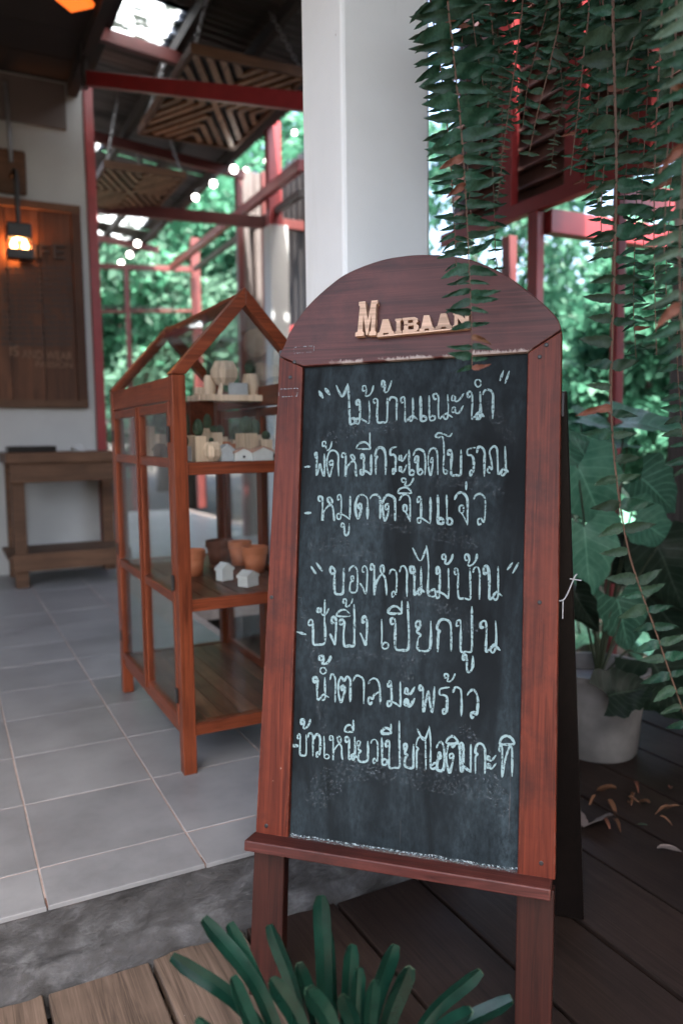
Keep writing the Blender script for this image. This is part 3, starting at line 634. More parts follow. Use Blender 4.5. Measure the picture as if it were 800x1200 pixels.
b = MB(); q = [sp(400+p[0]/4.444, 340+p[1]/4.444, -.012) for p in ((184, 244), (668, 197), (668, 188.5), (184, 236))]
sobj('letter_base', [q[0], q[1], q[2], q[3]], -.0125, .001, M_letter, bevel=0)

# ------------------------------------------------------------------ white pillar
px0 = onY(403, 300, EDGE+.006).x; px1 = onY(504, 300, EDGE+.006).x
PILX = (px0, px1)
b = bmesh.new()
bmesh.ops.create_cube(b, size=1); bmesh.ops.scale(b, vec=(px1-px0, .195, 2.9), verts=b.verts); bmesh.ops.translate(b, vec=((px0+px1)/2, EDGE+.006+.0975, 1.45), verts=b.verts)
me = bpy.data.meshes.new('pillar'); b.to_mesh(me); b.free()
tag(obj('pillar', me, M_pillar, bevel=.008), 'square white painted concrete pillar behind the chalkboard', 'pillar')

# ------------------------------------------------------------------ display cabinet
CX0, CX1, CY0, CY1 = .502, .886, 1.864, 2.628
ZE, ZR = 1.005, 1.222; SHELF = [.789, .447, .127]; CXM = (CX0+CX1)/2
cab = thing('display_cabinet', 'house-shaped glass display cabinet with red-brown wooden frame on the tiles', 'cabinet', (CXM, (CY0+CY1)/2, 0))
PW = .034
def cb(name, a, b, mat, parent=cab, bevel=.0018): return obj(name, MB().box(a, b), mat, parent, bevel=bevel)
for (x, y) in ((CX0, CY0), (CX1-PW, CY0), (CX0, CY1-PW), (CX1-PW, CY1-PW)): cb('post', (x, y, 0), (x+PW, y+PW, ZE-.002), M_cab)
for y in (CY0, CY1-PW):          # front and back rails
    for z in SHELF: cb('rail', (CX0+PW, y+.004, z-.030), (CX1-PW, y+PW-.004, z+.001), M_cabx)
    for s in (0, 1):             # gable rafters, met at the ridge
        xa, xb = (CX0-.004, CXM) if s == 0 else (CX1+.004, CXM)
        t = .036; yy0, yy1 = y-.002, y+PW+.002
        sl = (ZR-ZE)/(CXM-CX0)
        pts = [(xa, ZE-.001), (xb, ZR), (xb, ZR-t*1.25), (xa+(PW+.004)*(1 if s == 0 else -1), ZE-.001)]
        obj('rafter', MB().prism(pts, yy0, yy1), M_cabx, cab, bevel=.0018, fix=True)
for x in (CX0, CX1-PW):          # side top and bottom rails
    cb('side_rail', (x+.003, CY0+PW, ZE-.062), (x+PW-.003, CY1-PW, ZE-.004), M_caby)
    cb('side_rail', (x+.006, CY0+PW, SHELF[2]-.034), (x+PW-.006, CY1-PW, SHELF[2]-.008), M_caby)
cb('ridge_bar', (CXM-.012, CY0+PW+.003, ZR-.042), (CXM+.012, CY1-PW-.003, ZR-.012), M_caby)
# doors on the left side (two), fixed glazed panels on the right side (two)
def door(x, y0, y1, name):
    d = thing('x', None, None, (x, y0, 0)); bpy.data.objects.remove(d)
    zt, z0 = ZE-.065, SHELF[2]-.006; sw = .021; dp = .020
    fr = cb(name, (x, y0, z0), (x+dp, y0+sw, zt), M_cab)
    cb('stile', (x, y1-sw, z0), (x+dp, y1, zt), M_cab, fr)
    for z in (zt-.026, SHELF[0]-.012, SHELF[1]-.012, z0): cb('cross_rail', (x+.001, y0+sw, z), (x+dp-.001, y1-sw, z+.024), M_caby, fr)
    zz = [z0+.024, SHELF[1]-.012, SHELF[1]+.012, SHELF[0]-.012, SHELF[0]+.012, zt-.026]
    for a, b_ in ((0, 1), (2, 3), (4, 5)): cb('pane', (x+.008, y0+sw-.004, zz[a]-.004), (x+.011, y1-sw+.004, zz[b_]+.004), M_glass, fr, 0)
    return fr
ym = (CY0+CY1)/2
d1 = door(CX0-.001, CY0+PW+.002, ym-.001, 'door'); d2 = door(CX0-.001, ym+.001, CY1-PW-.002, 'door')
door(CX1-.019, CY0+PW+.002, ym-.001, 'side_panel'); door(CX1-.019, ym+.001, CY1-PW-.002, 'side_panel')
cb('door_stop', (CX0-.006, ym-.009, SHELF[2]-.004), (CX0-.0015, ym+.009, ZE-.066), M_cab)
for z in (.86, .49, .20):
    cb('hinge', (CX0-.004, CY0+PW-.006, z-.018), (CX0-.0015, CY0+PW+.010, z+.018), M_iron, d1, 0)
    obj('hinge_pin', MB().tube([(CX0-.005, CY0+PW+.002, z-.02), (CX0-.005, CY0+PW+.002, z+.02)], .003, 8), M_iron, d1)
    cb('hinge', (CX0-.004, CY1-PW-.010, z-.018), (CX0-.0015, CY1-PW+.006, z+.018), M_iron, d2, 0)
# front and back panes
for y in (CY0+.015, CY1-.018):
    for a, b_ in ((SHELF[2]+.001, SHELF[1]-.03), (SHELF[1]+.001, SHELF[0]-.03)):
        cb('pane', (CX0+PW, y, a), (CX1-PW, y+.003, b_), M_glass, cab, 0)
    obj('gable_pane', MB().prism([(CX0+PW, SHELF[0]+.001), (CX1-PW, SHELF[0]+.001), (CX1-PW, ZE-.002), (CXM, ZR-.040), (CX0+PW, ZE-.002)], y, y+.003), M_glass, cab, fix=True)
for s in (0, 1):                # roof panes
    xe = CX0+.01 if s == 0 else CX1-.01
    a = (xe, ZE+.004); c_ = (CXM+(-.013 if s == 0 else .013), ZR-.022)
    pts = [a, c_, (c_[0], c_[1]-.004), (a[0], a[1]-.004)]
    obj('roof_pane', MB().prism(pts, CY0+PW+.004, CY1-PW-.004), M_glass, cab, fix=True)
# shelves of planks
for si, z in enumerate(SHELF):
    np_ = 7; x0_, x1_ = CX0+.024, CX1-.024; wd = (x1_-x0_)/np_
    sh = None
    for i in range(np_):
        o = obj('shelf_plank', MB().box((x0_+i*wd+.0008, CY0+PW+.001, z-.016), (x0_+(i+1)*wd-.0008, CY1-PW-.001, z-random.uniform(0, .0012))), M_plankin, cab, bevel=.0008)

# --- things inside the cabinet
def pxw(dx, P): return dx*((P-CAM).dot(fw))/F_PX
def block_prof(kind, w_, h_):
    b = MB()
    if kind == 'cube': b.box((-w_/2, -w_/2, 0), (w_/2, w_/2, h_))
    elif kind == 'facet':
        n_ = 6; prof = [(.30, 0), (.5, .28), (.52, .62), (.36, 1.)]
        b.lathe([(r*w_*1.05, z*h_) for r, z in prof], (0, 0, 0), n_)
    elif kind == 'round': b.lathe([(w_*.40, 0), (w_*.5, h_*.25), (w_*.5, h_*.75), (w_*.42, h_)], (0, 0, 0), 12)
    return b
def cactus_mesh(w_, h_, base):
    b = MB(); n_ = 20; prof = []
    for i in range(9):
        t = i/8; prof.append((math.sqrt(max(0.0, 1-(2*t-.9)**2/1.22))*.5*w_*(.98 if i else .7), t*h_))
    prof[-1] = (w_*.08, h_)
    v0 = len(b.v); b.lathe(prof, (0, 0, base), n_)
    for i in range(v0, len(b.v)):
        x, y, z = b.v[i]; kk = (i-v0) % n_
        if kk % 2: b.v[i] = (x*.86, y*.86, z)
    return b
G_CACT = 'cactus pots on the cabinet shelves'
def cactus_pot(P, w_, h_, kind, cw, ch, label, mat=None, cmat=None, rot=0, legs=False):
    z0 = P.z
    t = thing('cactus_pot', label, 'cactus', Matrix.Translation(P) @ Matrix.Rotation(rot, 4, 'Z'), G_CACT)
    lift = 0
    if legs:
        lift = h_*.45
        for s in ((-.28, -.2), (.28, -.2), (0, .3)):
            obj('leg', MB().tube([(s[0]*w_*1.2, s[1]*w_*1.2, 0), (s[0]*w_*.7, s[1]*w_*.7, lift+h_*.12)], w_*.06, 6), M_pale, t, local=True)
    b = block_prof(kind, w_, h_)
    b.v = [(x, y, z+lift) for x, y, z in b.v]
    obj('pot', b, mat or M_pale, t, bevel=.0015, local=True)
    if cw:
        obj('soil', MB().lathe([(w_*.30, 0), (w_*.28, .0015)], (0, 0, h_+lift-.0005), 10), M_soil, t, local=True)
        obj('cactus_body', cactus_mesh(cw, ch, h_+lift), cmat or M_cactus, t, smooth=False, local=True)
    return t
def house(P, w_, h_, dp, mat, label, roofmat=None, hole=False, rot=0):
    t = thing('miniature_house', label, 'figurine', Matrix.Translation(P) @ Matrix.Rotation(rot, 4, 'Z'), 'miniature houses on the cabinet shelves')
    hw = h_*.66
    obj('wall', MB().prism([(-w_/2, 0), (w_/2, 0), (w_/2, hw), (0, h_*.97), (-w_/2, hw)], -dp/2, dp/2), mat, t, bevel=.001, local=True, fix=True)
    rm = roofmat or mat
    for s in (-1, 1):
        obj('roof', MB().prism([(s*(w_/2+.003), hw-.003), (0, h_*.97), (0, h_*1.06), (s*(w_/2+.003), hw+.003)], -dp/2-.002, dp/2+.002), rm, t, local=True, fix=True)
    if hole: obj('window', MB().lathe([(w_*.07, 0), (w_*.07, .002)], (0, 0, 0), 10), M_iron, t, local=True).matrix_basis = Matrix.Translation((0, -dp/2-.001, hw*.5)) @ Matrix.Rotation(R(90), 4, 'X')
    return t
ZS = SHELF[0]+.0005
def onshelf(x, Y): p = onY(x, 534, Y); p.z = ZS; return p
yf = CY0+.075
def cp(x, Y, wpx, hpx, kind, cwpx, chpx, label, **kw):
    P = onshelf(x, Y); q = lambda v: pxw(v, P); return cactus_pot(P, q(wpx), q(hpx), kind, q(cwpx), q(chpx), label, **kw)
cp(218, yf+.02, 11, 18, 'cube', 7, 13, 'grey cement cube pot with curved cactus beside the front cabinet post', mat=M_greyhouse, rot=.2)
cp(233, yf, 14, 30, 'cube', 13, 20, 'tall pale wooden block pot with dark oval cactus in the front row', rot=.1)
cp(248, yf-.01, 22, 23, 'facet', 6, 5, 'faceted pale wooden pot with tiny cactus in the front row', rot=.4)
cp(251, yf+.12, 15, 32, 'cube', 9, 8, 'wooden block pot with small dark round cactus behind the faceted pot', rot=.3)
cp(244, yf+.20, 15, 36, 'cube', 10, 17, 'wooden block pot with slim green cactus in the second row', rot=.2)
cp(221, yf+.23, 15, 28, 'cube', 4, 26, 'pale wooden block with thin tall cactus at the back left of the shelf', rot=.5)
cp(289, yf+.13, 19, 30, 'cube', 17, 20, 'pale wooden cube pot with bushy grey cactus behind the white houses', rot=.15, cmat=M_cactus2)
for i, (x, dy, wp, hp) in enumerate(((264, .20, 12, 20), (272, .25, 13, 17))):
    P = onshelf(x, yf+dy); t = tag(obj('terracotta_pot', MB().lathe([(pxw(wp*.36, P), 0), (pxw(wp*.5, P), pxw(hp*.8, P)), (pxw(wp*.55, P), pxw(hp*.8, P)), (pxw(wp*.55, P), pxw(hp, P)), (pxw(wp*.4, P), pxw(hp, P))], (0, 0, 0), 16), M_terra), ('small terracotta pot behind the dark round cactus', 'small terracotta pot just left of the bushy grey cactus')[i], 'pot', 'terracotta pots in the cabinet'); t.location = P
P = onshelf(264.5, yf-.015); house(P, pxw(14, P), pxw(19, P), .03, M_greyhouse, 'small pale grey house with plain gable in the front row', rot=.1)
P = onshelf(283, yf-.02); house(P, pxw(22, P), pxw(15, P), .03, M_whitehouse, 'small white house with brown roof and one round dark window', roofmat=M_houseroof, hole=True, rot=.05)
P = onshelf(306, yf-.03); house(P, pxw(25, P), pxw(16, P), .03, M_whitehouse, 'wide white house with brown roof next to the chalkboard edge', roofmat=M_houseroof, rot=.05)
for (x_, dy_, w_, h_, cw_, ch_, lab_) in ((229, .30, 14, 26, 10, 12, 'wooden block pot with round cactus at the back of the shelf near the post'), (258, .36, 16, 24, 12, 14, 'wooden block pot with oval cactus at the back centre of the shelf'), (300, .30, 18, 26, 13, 18, 'wooden block pot with tall oval cactus behind the wide white house'), (312, .16, 14, 22, 11, 10, 'small wooden block pot with round cactus by the chalkboard edge'), (276, .40, 14, 20, 9, 16, 'wooden block pot with slim cactus under the raised shelf')):
    cp(x_, yf+dy_, w_, h_, 'cube', cw_, ch_, lab_, rot=random.uniform(-.4, .4), cmat=random.choice([M_cactus, M_cactus2]))
# seen through the left door
def ol(x, X): p = onX(x, 530, X); p.z = ZS; return p
P = ol(171, CX0+.09)
cactus_pot(P, pxw(17, P), pxw(36, P), 'cube', pxw(9, P), pxw(9, P), 'tall wooden block pot with a knot hole behind the left glass door', rot=.15)
P = ol(189, CX0+.10); cactus_pot(P, pxw(11, P), pxw(28, P), 'cube', pxw(9, P), pxw(6, P), 'slim wooden block pot with flat green cactus near the front post', rot=.3)
P = ol(188, CX0+.05); house(P, pxw(11, P), pxw(18, P), .03, M_tablew, 'small brown wooden house close behind the left glass door', rot=-1.0)
# riser with pots
rz = onY(271, 463, 2.20).z; ra, rb2 = onY(230, 463, 2.20).x, onY(313, 463, 2.20).x
ris = thing('display_riser', 'small raised wooden shelf on a post inside the cabinet', 'shelf', (CXM, 2.2, ZS))
obj('board', MB().box((max(ra, CX0+.03), 2.17, rz-.018), (min(rb2, CX1-.03), 2.30, rz)), M_pale, ris, bevel=.0015)
obj('post', MB().box((CXM-.05, 2.20, ZS), (CXM+.02, 2.26, rz-.0185)), M_caby, ris)
def onr(x, Y): p = onY(x, 462, Y); p.z = rz+.0005; return p
def cr(x, Y, wpx, hpx, kind, cwpx, chpx, label, **kw):
    P = onr(x, Y); q = lambda v: pxw(v, P); return cactus_pot(P, q(wpx), q(hpx), kind, q(cwpx), q(chpx), label, **kw)
cr(263, 2.22, 32, 27, 'facet', 0, 0, 'large faceted pale wooden bowl on three legs on the raised shelf', rot=.3, legs=True)
cr(246, 2.27, 14, 24, 'round', 8, 16, 'tapered wooden pot with round cactus left of the faceted bowl', rot=.2)
cr(294, 2.22, 20, 25, 'round', 14, 17, 'rounded wooden pot with dark oval cactus on the raised shelf', rot=.2)
P = onr(279, 2.195); tag(obj('name_block', MB().box((-pxw(11, P), -.008, 0), (pxw(11, P), .008, pxw(14, P))), M_greyhouse, bevel=.001), 'flat grey block on the raised shelf between the two pots', 'block').location = P
P = onr(234, 2.19); tag(obj('wood_block', MB().box((-pxw(5, P), -.01, 0), (pxw(5, P), .01, pxw(8, P))), M_pale, bevel=.001), 'little pale wooden block at the left end of the raised shelf', 'block').location = P
# lower shelf
def tpot(P, w_, h_, label, mat):
    t = thing('terracotta_pot', label, 'pot', P, 'terracotta pots in the cabinet')
    obj('body', MB().lathe([(w_*.36, 0), (w_*.46, h_*.72), (w_*.45, h_*.72), (w_*.40, h_*.6), (w_*.3, .004)], (0, 0, 0), 24), mat, t, smooth=True, local=True)
    obj('rim', MB().lathe([(w_*.465, h_*.70), (w_*.5, h_*.71), (w_*.5, h_), (w_*.45, h_), (w_*.44, h_*.74)], (0, 0, 0), 24), mat, t, local=True)
Z2 = SHELF[1]+.0005
for (x, y, wp, hp, lab, m_) in ((230, 676, 29, 31, 'terracotta pot on the middle cabinet shelf beside the front post', M_terra), (303, 672, 31, 31, 'terracotta pot on the middle shelf behind the chalkboard edge', M_terra), (262, 661, 34, 27, 'dark brown terracotta pot at the back of the middle shelf', M_terrad), (285, 663, 28, 28, 'shaded terracotta pot between the dark pot and the right one', M_terra)):
    P = onz(x, y, Z2); tpot(P+Vector((0, pxw(wp, P)*.35, 0)), pxw(wp, P), pxw(hp, P), lab, m_)
P = onz(266, 681, Z2); house(P+Vector((0, .02, 0)), pxw(16, P), pxw(20, P), .03, M_whitehouse, 'small white house alone on the middle cabinet shelf', rot=.35)
P = onz(294, 688, Z2); house(P+Vector((0, .02, 0)), pxw(20, P), pxw(18, P), .035, M_whitehouse, 'low white house at the front edge of the middle shelf', rot=.5)

# ------------------------------------------------------------------ left wall, poster, lamp, table, ceiling
WY = 5.3
wxr = onY(104, 300, WY).x
tag(obj('wall', MB().box((-2.5, WY, -.1), (wxr, WY+.14, 3.07)), M_white), 'white plastered wall with the wooden poster', 'wall')
a = onY(-10, 95, WY-.01); c_ = onY(78, 152, WY-.01)
tag(obj('grey_rectangle', MB().box((-.6, WY-.018, c_.z), (c_.x, WY-.001, 3.05)), M_greyboard), 'grey-brown flat rectangle high on the white wall', 'panel')  # thin grey-brown rectangle on the upper wall
pz1, pz0 = onY(50, 238, WY).z, onY(50, 478, WY).z; pxr = onY(98, 360, WY).x
post = thing('poster_board', 'dark plank board with raised lettering hung on the white wall', 'poster', (0, WY, pz0))
nw = 7; xw = np.linspace(-.55, pxr-.06, nw+1)
for i in range(nw): obj('plank', MB().box((xw[i]+.002, WY-.03, pz0+.05), (xw[i+1]-.002, WY-.008-random.uniform(0, .004), pz1-.05)), M_poster, post, bevel=.002)
for a, b_ in (((-.6, pz1-.05), (pxr, pz1)), ((-.6, pz0), (pxr, pz0+.05))): obj('frame_rail', MB().box((a[0], WY-.042, a[1]), (b_[0], WY-.002, b_[1])), M_tablew, post, bevel=.002)
obj('frame_stile', MB().box((pxr-.06, WY-.0405, pz0+.0505), (pxr-.001, WY-.002, pz1-.0505)), M_poster, post, bevel=.002)
M_lt = plain('poster_letters', (.016, .008, .005), .6, .2)
M_lt2 = plain('poster_lettering_pale', (.22, .12, .07), .6, .2)
def text(body, x, y, size, mat, name, lab=None, ext=.004, Y=WY-.034, xr=None):
    cu = bpy.data.curves.new(name, 'FONT'); cu.body = body; cu.size = 1; cu.extrude = 0
    to = bpy.data.objects.new(name, cu); COL.objects.link(to)
    dg = bpy.context.evaluated_depsgraph_get(); me = bpy.data.meshes.new_from_object(to.evaluated_get(dg)); bpy.data.objects.remove(to)
    xs_ = [v.co.x for v in me.vertices]; w0 = max(xs_)-min(xs_)
    P = onY(x, y, Y); hgt = size*(P-CAM).dot(fw)/F_PX; sx = ((onY(xr, y, Y).x-P.x)/w0) if xr else hgt/.7
    me.transform(Matrix(((sx, 0, 0, P.x-min(xs_)*sx), (0, 0, -1, Y), (0, hgt/.7, 0, P.z), (0, 0, 0, 1))))
    bm = bmesh.new(); bm.from_mesh(me); ex = bmesh.ops.extrude_face_region(bm, geom=bm.faces[:]); bmesh.ops.translate(bm, vec=(0, -ext, 0), verts=[g for g in ex['geom'] if isinstance(g, bmesh.types.BMVert)]); bmesh.ops.recalc_face_normals(bm, faces=bm.faces); bm.to_mesh(me); bm.free()
    o = obj(name, me, mat, post); 
    if lab: o['label'] = lab
    return o
for ch, xa, xb in (('L', 22, 34), ('I', 37, 43), ('F', 46, 58), ('E', 62, 76)): text(ch, xa, 303, 16, M_lt, 'raised_letter', 'dark raised letter '+ch, ext=.02, xr=xb)
text('IS', 12, 417, 12, M_lt2, 'lettering', 'words on the poster', xr=22); text('AND WEAR', 26, 420, 10, M_lt2, 'lettering', 'words on the poster', xr=85); text('PASSION', 42, 430, 7, M_lt2, 'lettering', 'words on the poster', xr=85)
b = MB()
for row in range(15):
    x = 2+random.uniform(0, 4); y = 312+row*6.4
    while x < 84:
        ln = random.uniform(3, 11); P = onY(x, y, WY-.034); Q = onY(min(85, x+ln), y+3, WY-.034)
        if random.random() < .9: b.box((P.x, WY-.0345, Q.z), (Q.x, WY-.031, P.z))
        x += ln+1.6
tag(obj('small_lettering', b, M_lt, post), kind='stuff')
# lamp on the wall
lp = onY(22, 270, WY-.12)
lamp = thing('wall_lamp', 'black iron lamp with two glowing bulbs in front of the poster', 'lamp', lp)
bx = onY(14, 205, WY-.05)
obj('back_plate', MB().box((bx.x-.14, WY-.03, onY(14, 228, WY).z), (bx.x+.085, WY-.002, onY(14, 176, WY).z)), M_tablew, lamp, bevel=.015)
obj('arm', MB().tube(crom([(bx.x, WY-.03, bx.z), (bx.x+.01, WY-.10, bx.z+.01), (lp.x, WY-.12, bx.z-.06), (lp.x, WY-.12, lp.z+.03)], 5), .016, 8), M_iron, lamp)
obj('conduit', MB().tube([onY(6, 95, WY-.03), onY(13, 190, WY-.03)], .012, 8), M_steel, lamp)
obj('shade', MB().box((lp.x-.07, WY-.17, lp.z-.05), (lp.x+.07, WY-.07, lp.z+.04)), M_iron, lamp, bevel=.01)
obj('cage', MB().box((lp.x-.075, WY-.172, lp.z-.17), (lp.x+.075, WY-.068, lp.z-.115)), M_iron, lamp, bevel=.004)
M_bulbw = emis('warm_bulb', (1, .5, .2), 3.5)
for s in (-.032, .032): obj('bulb', MB().lathe([(.004, -.03), (.018, -.015), (.02, .0), (.012, .02), (.006, .035)], (lp.x+s, WY-.12, lp.z-.085), 10), M_bulbw, lamp, smooth=True)
for s in (-.07, .07): obj('strut', MB().box((lp.x+s-.004, WY-.15, lp.z-.12), (lp.x+s+.004, WY-.14, lp.z-.045)), M_iron, lamp)
ld = bpy.data.lights.new('lamp_glow', 'POINT'); ld.energy = 3; ld.color = (1, .33, .09); ld.shadow_soft_size = .03
lo = bpy.data.objects.new('lamp_glow', ld); COL.objects.link(lo); lo.location = (lp.x, WY-.055, lp.z-.09)
# table
TYF = 4.72
tx0, tx1 = onY(11, 540, TYF).x, onY(150, 540, TYF).x; tz = onY(60, 530, TYF).z
tab = thing('side_table', 'heavy old wooden table against the white wall', 'table', ((tx0+tx1)/2, TYF, 0))
obj('table_top', MB().box((tx0-.02, TYF-.02, tz-.06), (tx1, WY-.03, tz)), M_tablew, tab, bevel=.004)
obj('apron', MB().box((tx0, TYF+.0, tz-.17), (tx1-.02, TYF+.03, tz-.061)), M_tablew, tab, bevel=.003)
for x in (tx0+.005, tx1-.075):
    for y in (TYF+.031, WY-.11): obj('leg', MB().box((x, y, 0), (x+.07, y+.07, tz-.0615)), M_tablew, tab, bevel=.003)
obj('stretcher', MB().box((tx0-.01, TYF+.0, .10), (tx1, TYF+.030, .20)), M_tablew, tab, bevel=.003)
obj('lower_shelf', MB().box((tx0-.03, TYF+.032, .165), (tx1, WY-.05, .185)), M_tablew, tab)
P = onY(36, 526, TYF+.18); P.z = tz+.001
tr = thing('serving_tray', 'dark wooden tray lying on the old table', 'tray', P)
obj('base', MB().box((-.13, -.1, 0), (.13, .1, .012)), M_rear, tr, local=True, bevel=.002)
for q in (((-.13, -.1), (.13, -.088)), ((-.13, .088), (.13, .1)), ((-.13, -.087), (-.118, .087)), ((.118, -.087), (.13, .087))): obj('side', MB().box((q[0][0], q[0][1], .012), (q[1][0], q[1][1], .035)), M_rear, tr, local=True)
P = onY(92, 527, TYF+.12); P.z = tz+.001; b = bmesh.new(); bmesh.ops.create_icosphere(b, subdivisions=3, radius=.04)
for v in b.verts: v.co = v.co*(1+.45*noise.noise(v.co*35)); v.co.z = max(-.012, v.co.z*.75)+.012
me = bpy.data.meshes.new('tissue'); b.to_mesh(me); b.free(); tag(obj('crumpled_napkin', me, M_white), 'crumpled white paper napkin on the old table', 'napkin').location = P
tag(obj('wall', MB().box((-2.64, EDGE+.1, -.1), (-2.5, WY+.14, 3.07)), M_greyboard), 'unseen grey side wall added to darken the left room', 'wall')  # unseen wall added to keep light out of the left room
# ceiling of the left room with edge beam
ceil = thing('ceiling', 'dark boarded ceiling over the left room', 'ceiling', (0, 3.5, 3.07), kind='structure')
CXE = onz(112, 40, 3.07).x
for i in range(14): obj('ceiling_board', MB().box((-2.5, .5+i*.346, 3.075), (CXE-.06, .5+(i+1)*.346-.006, 3.10+.004*(i % 2))), M_dark, ceil)
obj('ceiling_deck', MB().box((-2.6, .5, 3.11), (CXE-.06, 5.4, 3.13)), M_dark, ceil)  # solid sheet added to stop sun leaking between the boards
obj('edge_beam', MB().box((CXE-.058, .5, 2.99), (CXE, WY+.1, 3.12)), M_dark, ceil)
M_amber = emis('amber_glass', (1, .16, .02), .22)
P = onz(86, -14, 3.06); cl_ = thing('ceiling_lamp', 'small amber glowing lamp under the dark ceiling', 'lamp', P)
obj('housing', MB().box((-.07, -.07, -.03), (.07, .07, .012)), M_iron, cl_, local=True)
obj('amber_glass', MB().lathe([(.085, -.031), (.10, -.05), (.09, -.07)], (0, 0, 0), 4), M_amber, cl_, local=True)
# red steel at the wall end
rp0 = onY(94, 110, WY-.04); rp1 = onY(116, 520, WY-.04)
tag(obj('steel_post', MB().box((wxr+.004, WY-.02, 0), (wxr+.062, WY+.04, 3.06)), M_red, bevel=.003), 'slim red steel post at the end of the white wall', 'post')
ba = onY(103, 92, 4.75); bb = onY(352, 119, 3.3)
tag(obj('steel_beam', MB().bar(ba, bb+(bb-ba)*.3, .05, .075), M_red, bevel=.003), 'bright red steel beam crossing under the roof to the pillar', 'beam')

tag(obj('steel_hanger', MB().box((ba.x-.03, ba.y-.03, ba.z-.05), (ba.x+.0, ba.y+.03, 3.07)), M_iron), 'short dark steel hanger at the left end of the red beam', 'hanger')
# ------------------------------------------------------------------ metal roof with clear sheets
EX = 2.30
def roofz(x): return 3.12+(EX-x)*.10
roof = thing('roof', 'corrugated metal roof with clear sheets seen from below', 'roof', (1.2, 5.5, 3.12), kind='structure')
def sheet(y0, y1, x0_, x1_, mat, name, dz=0):
    n_ = max(6, int((y1-y0)/.0125)); b = MB()
    for i in range(n_+1):
        y = y0+(y1-y0)*i/n_; z = .010*math.sin(y/.076*2*math.pi)+dz
        b.v += [(x0_, y, roofz(x0_)+z), (x1_, y, roofz(x1_)+z)]
    b.f = [(2*i, 2*i+1, 2*i+3, 2*i+2) for i in range(n_)]
    o = obj(name, b, mat, roof, smooth=True); return o
ys = [(.5, 1.3, 0), (1.3, 2.0, 0), (2.0, 2.7, 0), (2.7, 3.4, 0), (3.4, 4.05, 0), (4.05, 4.42, 0), (4.42, 4.70, 1), (4.72, 5.05, 1), (5.05, 5.8, 0), (5.8, 6.5, 0), (6.5, 6.85, 1), (6.85, 7.5, 0), (7.5, 8.35, 0), (8.35, 8.85, 1), (8.85, 9.15, 0), (9.15, 9.5, 1)]
for i, (y0, y1, cl2) in enumerate(ys):
    dz = .003*(i % 2)
    if cl2:
        xm = 1.36 if y0 < 6 else (1.32 if y0 < 8 else 2.1)
        sheet(y0, y1, .3, xm, M_skysheet, 'clear_roof_sheet', dz); sheet(y0, y1, xm-.04, EX, M_metal, 'roof_sheet', dz+.014)
        if y0 < 6: pass
    else: sheet(y0, y1+.03, .3, EX, M_metal, 'roof_sheet', dz)
for x in (.95, 1.35, 1.75, 2.15): obj('purlin', MB().box((x, .5, roofz(x)-.10), (x+.04, 9.6, roofz(x)-.03)), M_dark, roof)
for y in (3.2, 4.71, 6.2, 7.6, 9.0): obj('rafter', MB().bar((.4, y, roofz(.4)-.14), (EX+.02, y, roofz(EX)-.14), .045, .07), M_darkred, roof)

# lattice panels hung on chains
def lattice(x0_, x1_, y0, y1, z, label, hook):
    t = thing('lattice_panel', label, 'panel', ((x0_+x1_)/2, (y0+y1)/2, z), 'wooden lattice panels hung under the roof')
    rim = .05
    obj('rim', MB().box((x0_, y0, z), (x1_, y0+.022, z+rim)), M_tablew, t, bevel=.002); obj('rim', MB().box((x0_, y1-.022, z), (x1_, y1, z+rim)), M_tablew, t, bevel=.002)
    obj('rim', MB().box((x0_, y0+.0225, z), (x0_+.022, y1-.0225, z+rim)), M_tablew, t, bevel=.002); obj('rim', MB().box((x1_-.022, y0+.0225, z), (x1_, y1-.0225, z+rim)), M_tablew, t, bevel=.002)
    obj('backing', MB().box((x0_+.02, y0+.02, z+.030), (x1_-.02, y1-.02, z+.036)), M_dark, t)
    # chevrons in a unit square, mapped to the panel
    segs = []
    for s in ((1, 1), (1, -1)): segs.append(((-s[0], -s[1]), s))
    for kx, ky in ((1, 0), (-1, 0), (0, 1), (0, -1)):
        for kk in (.26, .50, .74):
            for sgn in (1, -1):
                dx, dy = (kx, sgn) if kx else (sgn, ky); ln = 1-kk
                segs.append(((kx*kk, ky*kk), (kx*kk+dx*ln if kx else dx*ln, ky*kk+dy*ln if ky else dy*ln)))
    cx, cy, hx, hy = (x0_+x1_)/2, (y0+y1)/2, (x1_-x0_)/2-.024, (y1-y0)/2-.024
    for i, (a, b_) in enumerate(segs):
        zz = z+.014+.0003*(i % 9)
        obj('slat', MB().bar((cx+a[0]*hx, cy+a[1]*hy, zz), (cx+b_[0]*hx, cy+b_[1]*hy, zz), .034, .014), M_slat, t)
    for (x, y) in ((x0_+.03, y0+.03), (x1_-.03, y0+.03), (x0_+.03, y1-.03), (x1_-.03, y1-.03)):
        p0 = Vector((x, y, z+rim)); p1 = Vector((cx+(x-cx)*hook, cy+(y-cy)*.8, roofz(x)-.05)); L = (p1-p0).length; nl = int(L/.03); ch = MB()
        d = (p1-p0).normalized(); s1 = d.orthogonal().normalized(); s2 = d.cross(s1)
        for i in range(nl):
            c = p0+d*(i+.5)*.03; sd_ = s1 if i % 2 else s2
            ch.tube([c+d*.020*math.cos(q)+sd_*.010*math.sin(q) for q in np.linspace(0, 2*math.pi, 9)], .0036, 4, caps=False)
        obj('chain', ch, M_steel, t)
lattice(1.209, 1.85, 3.93, 5.10, 2.75, 'wooden chevron lattice panel hanging on chains nearest the pillar', .55)
lattice(1.06, 1.62, 5.45, 6.45, 2.64, 'wooden chevron lattice panel farther back below the roof', .55)

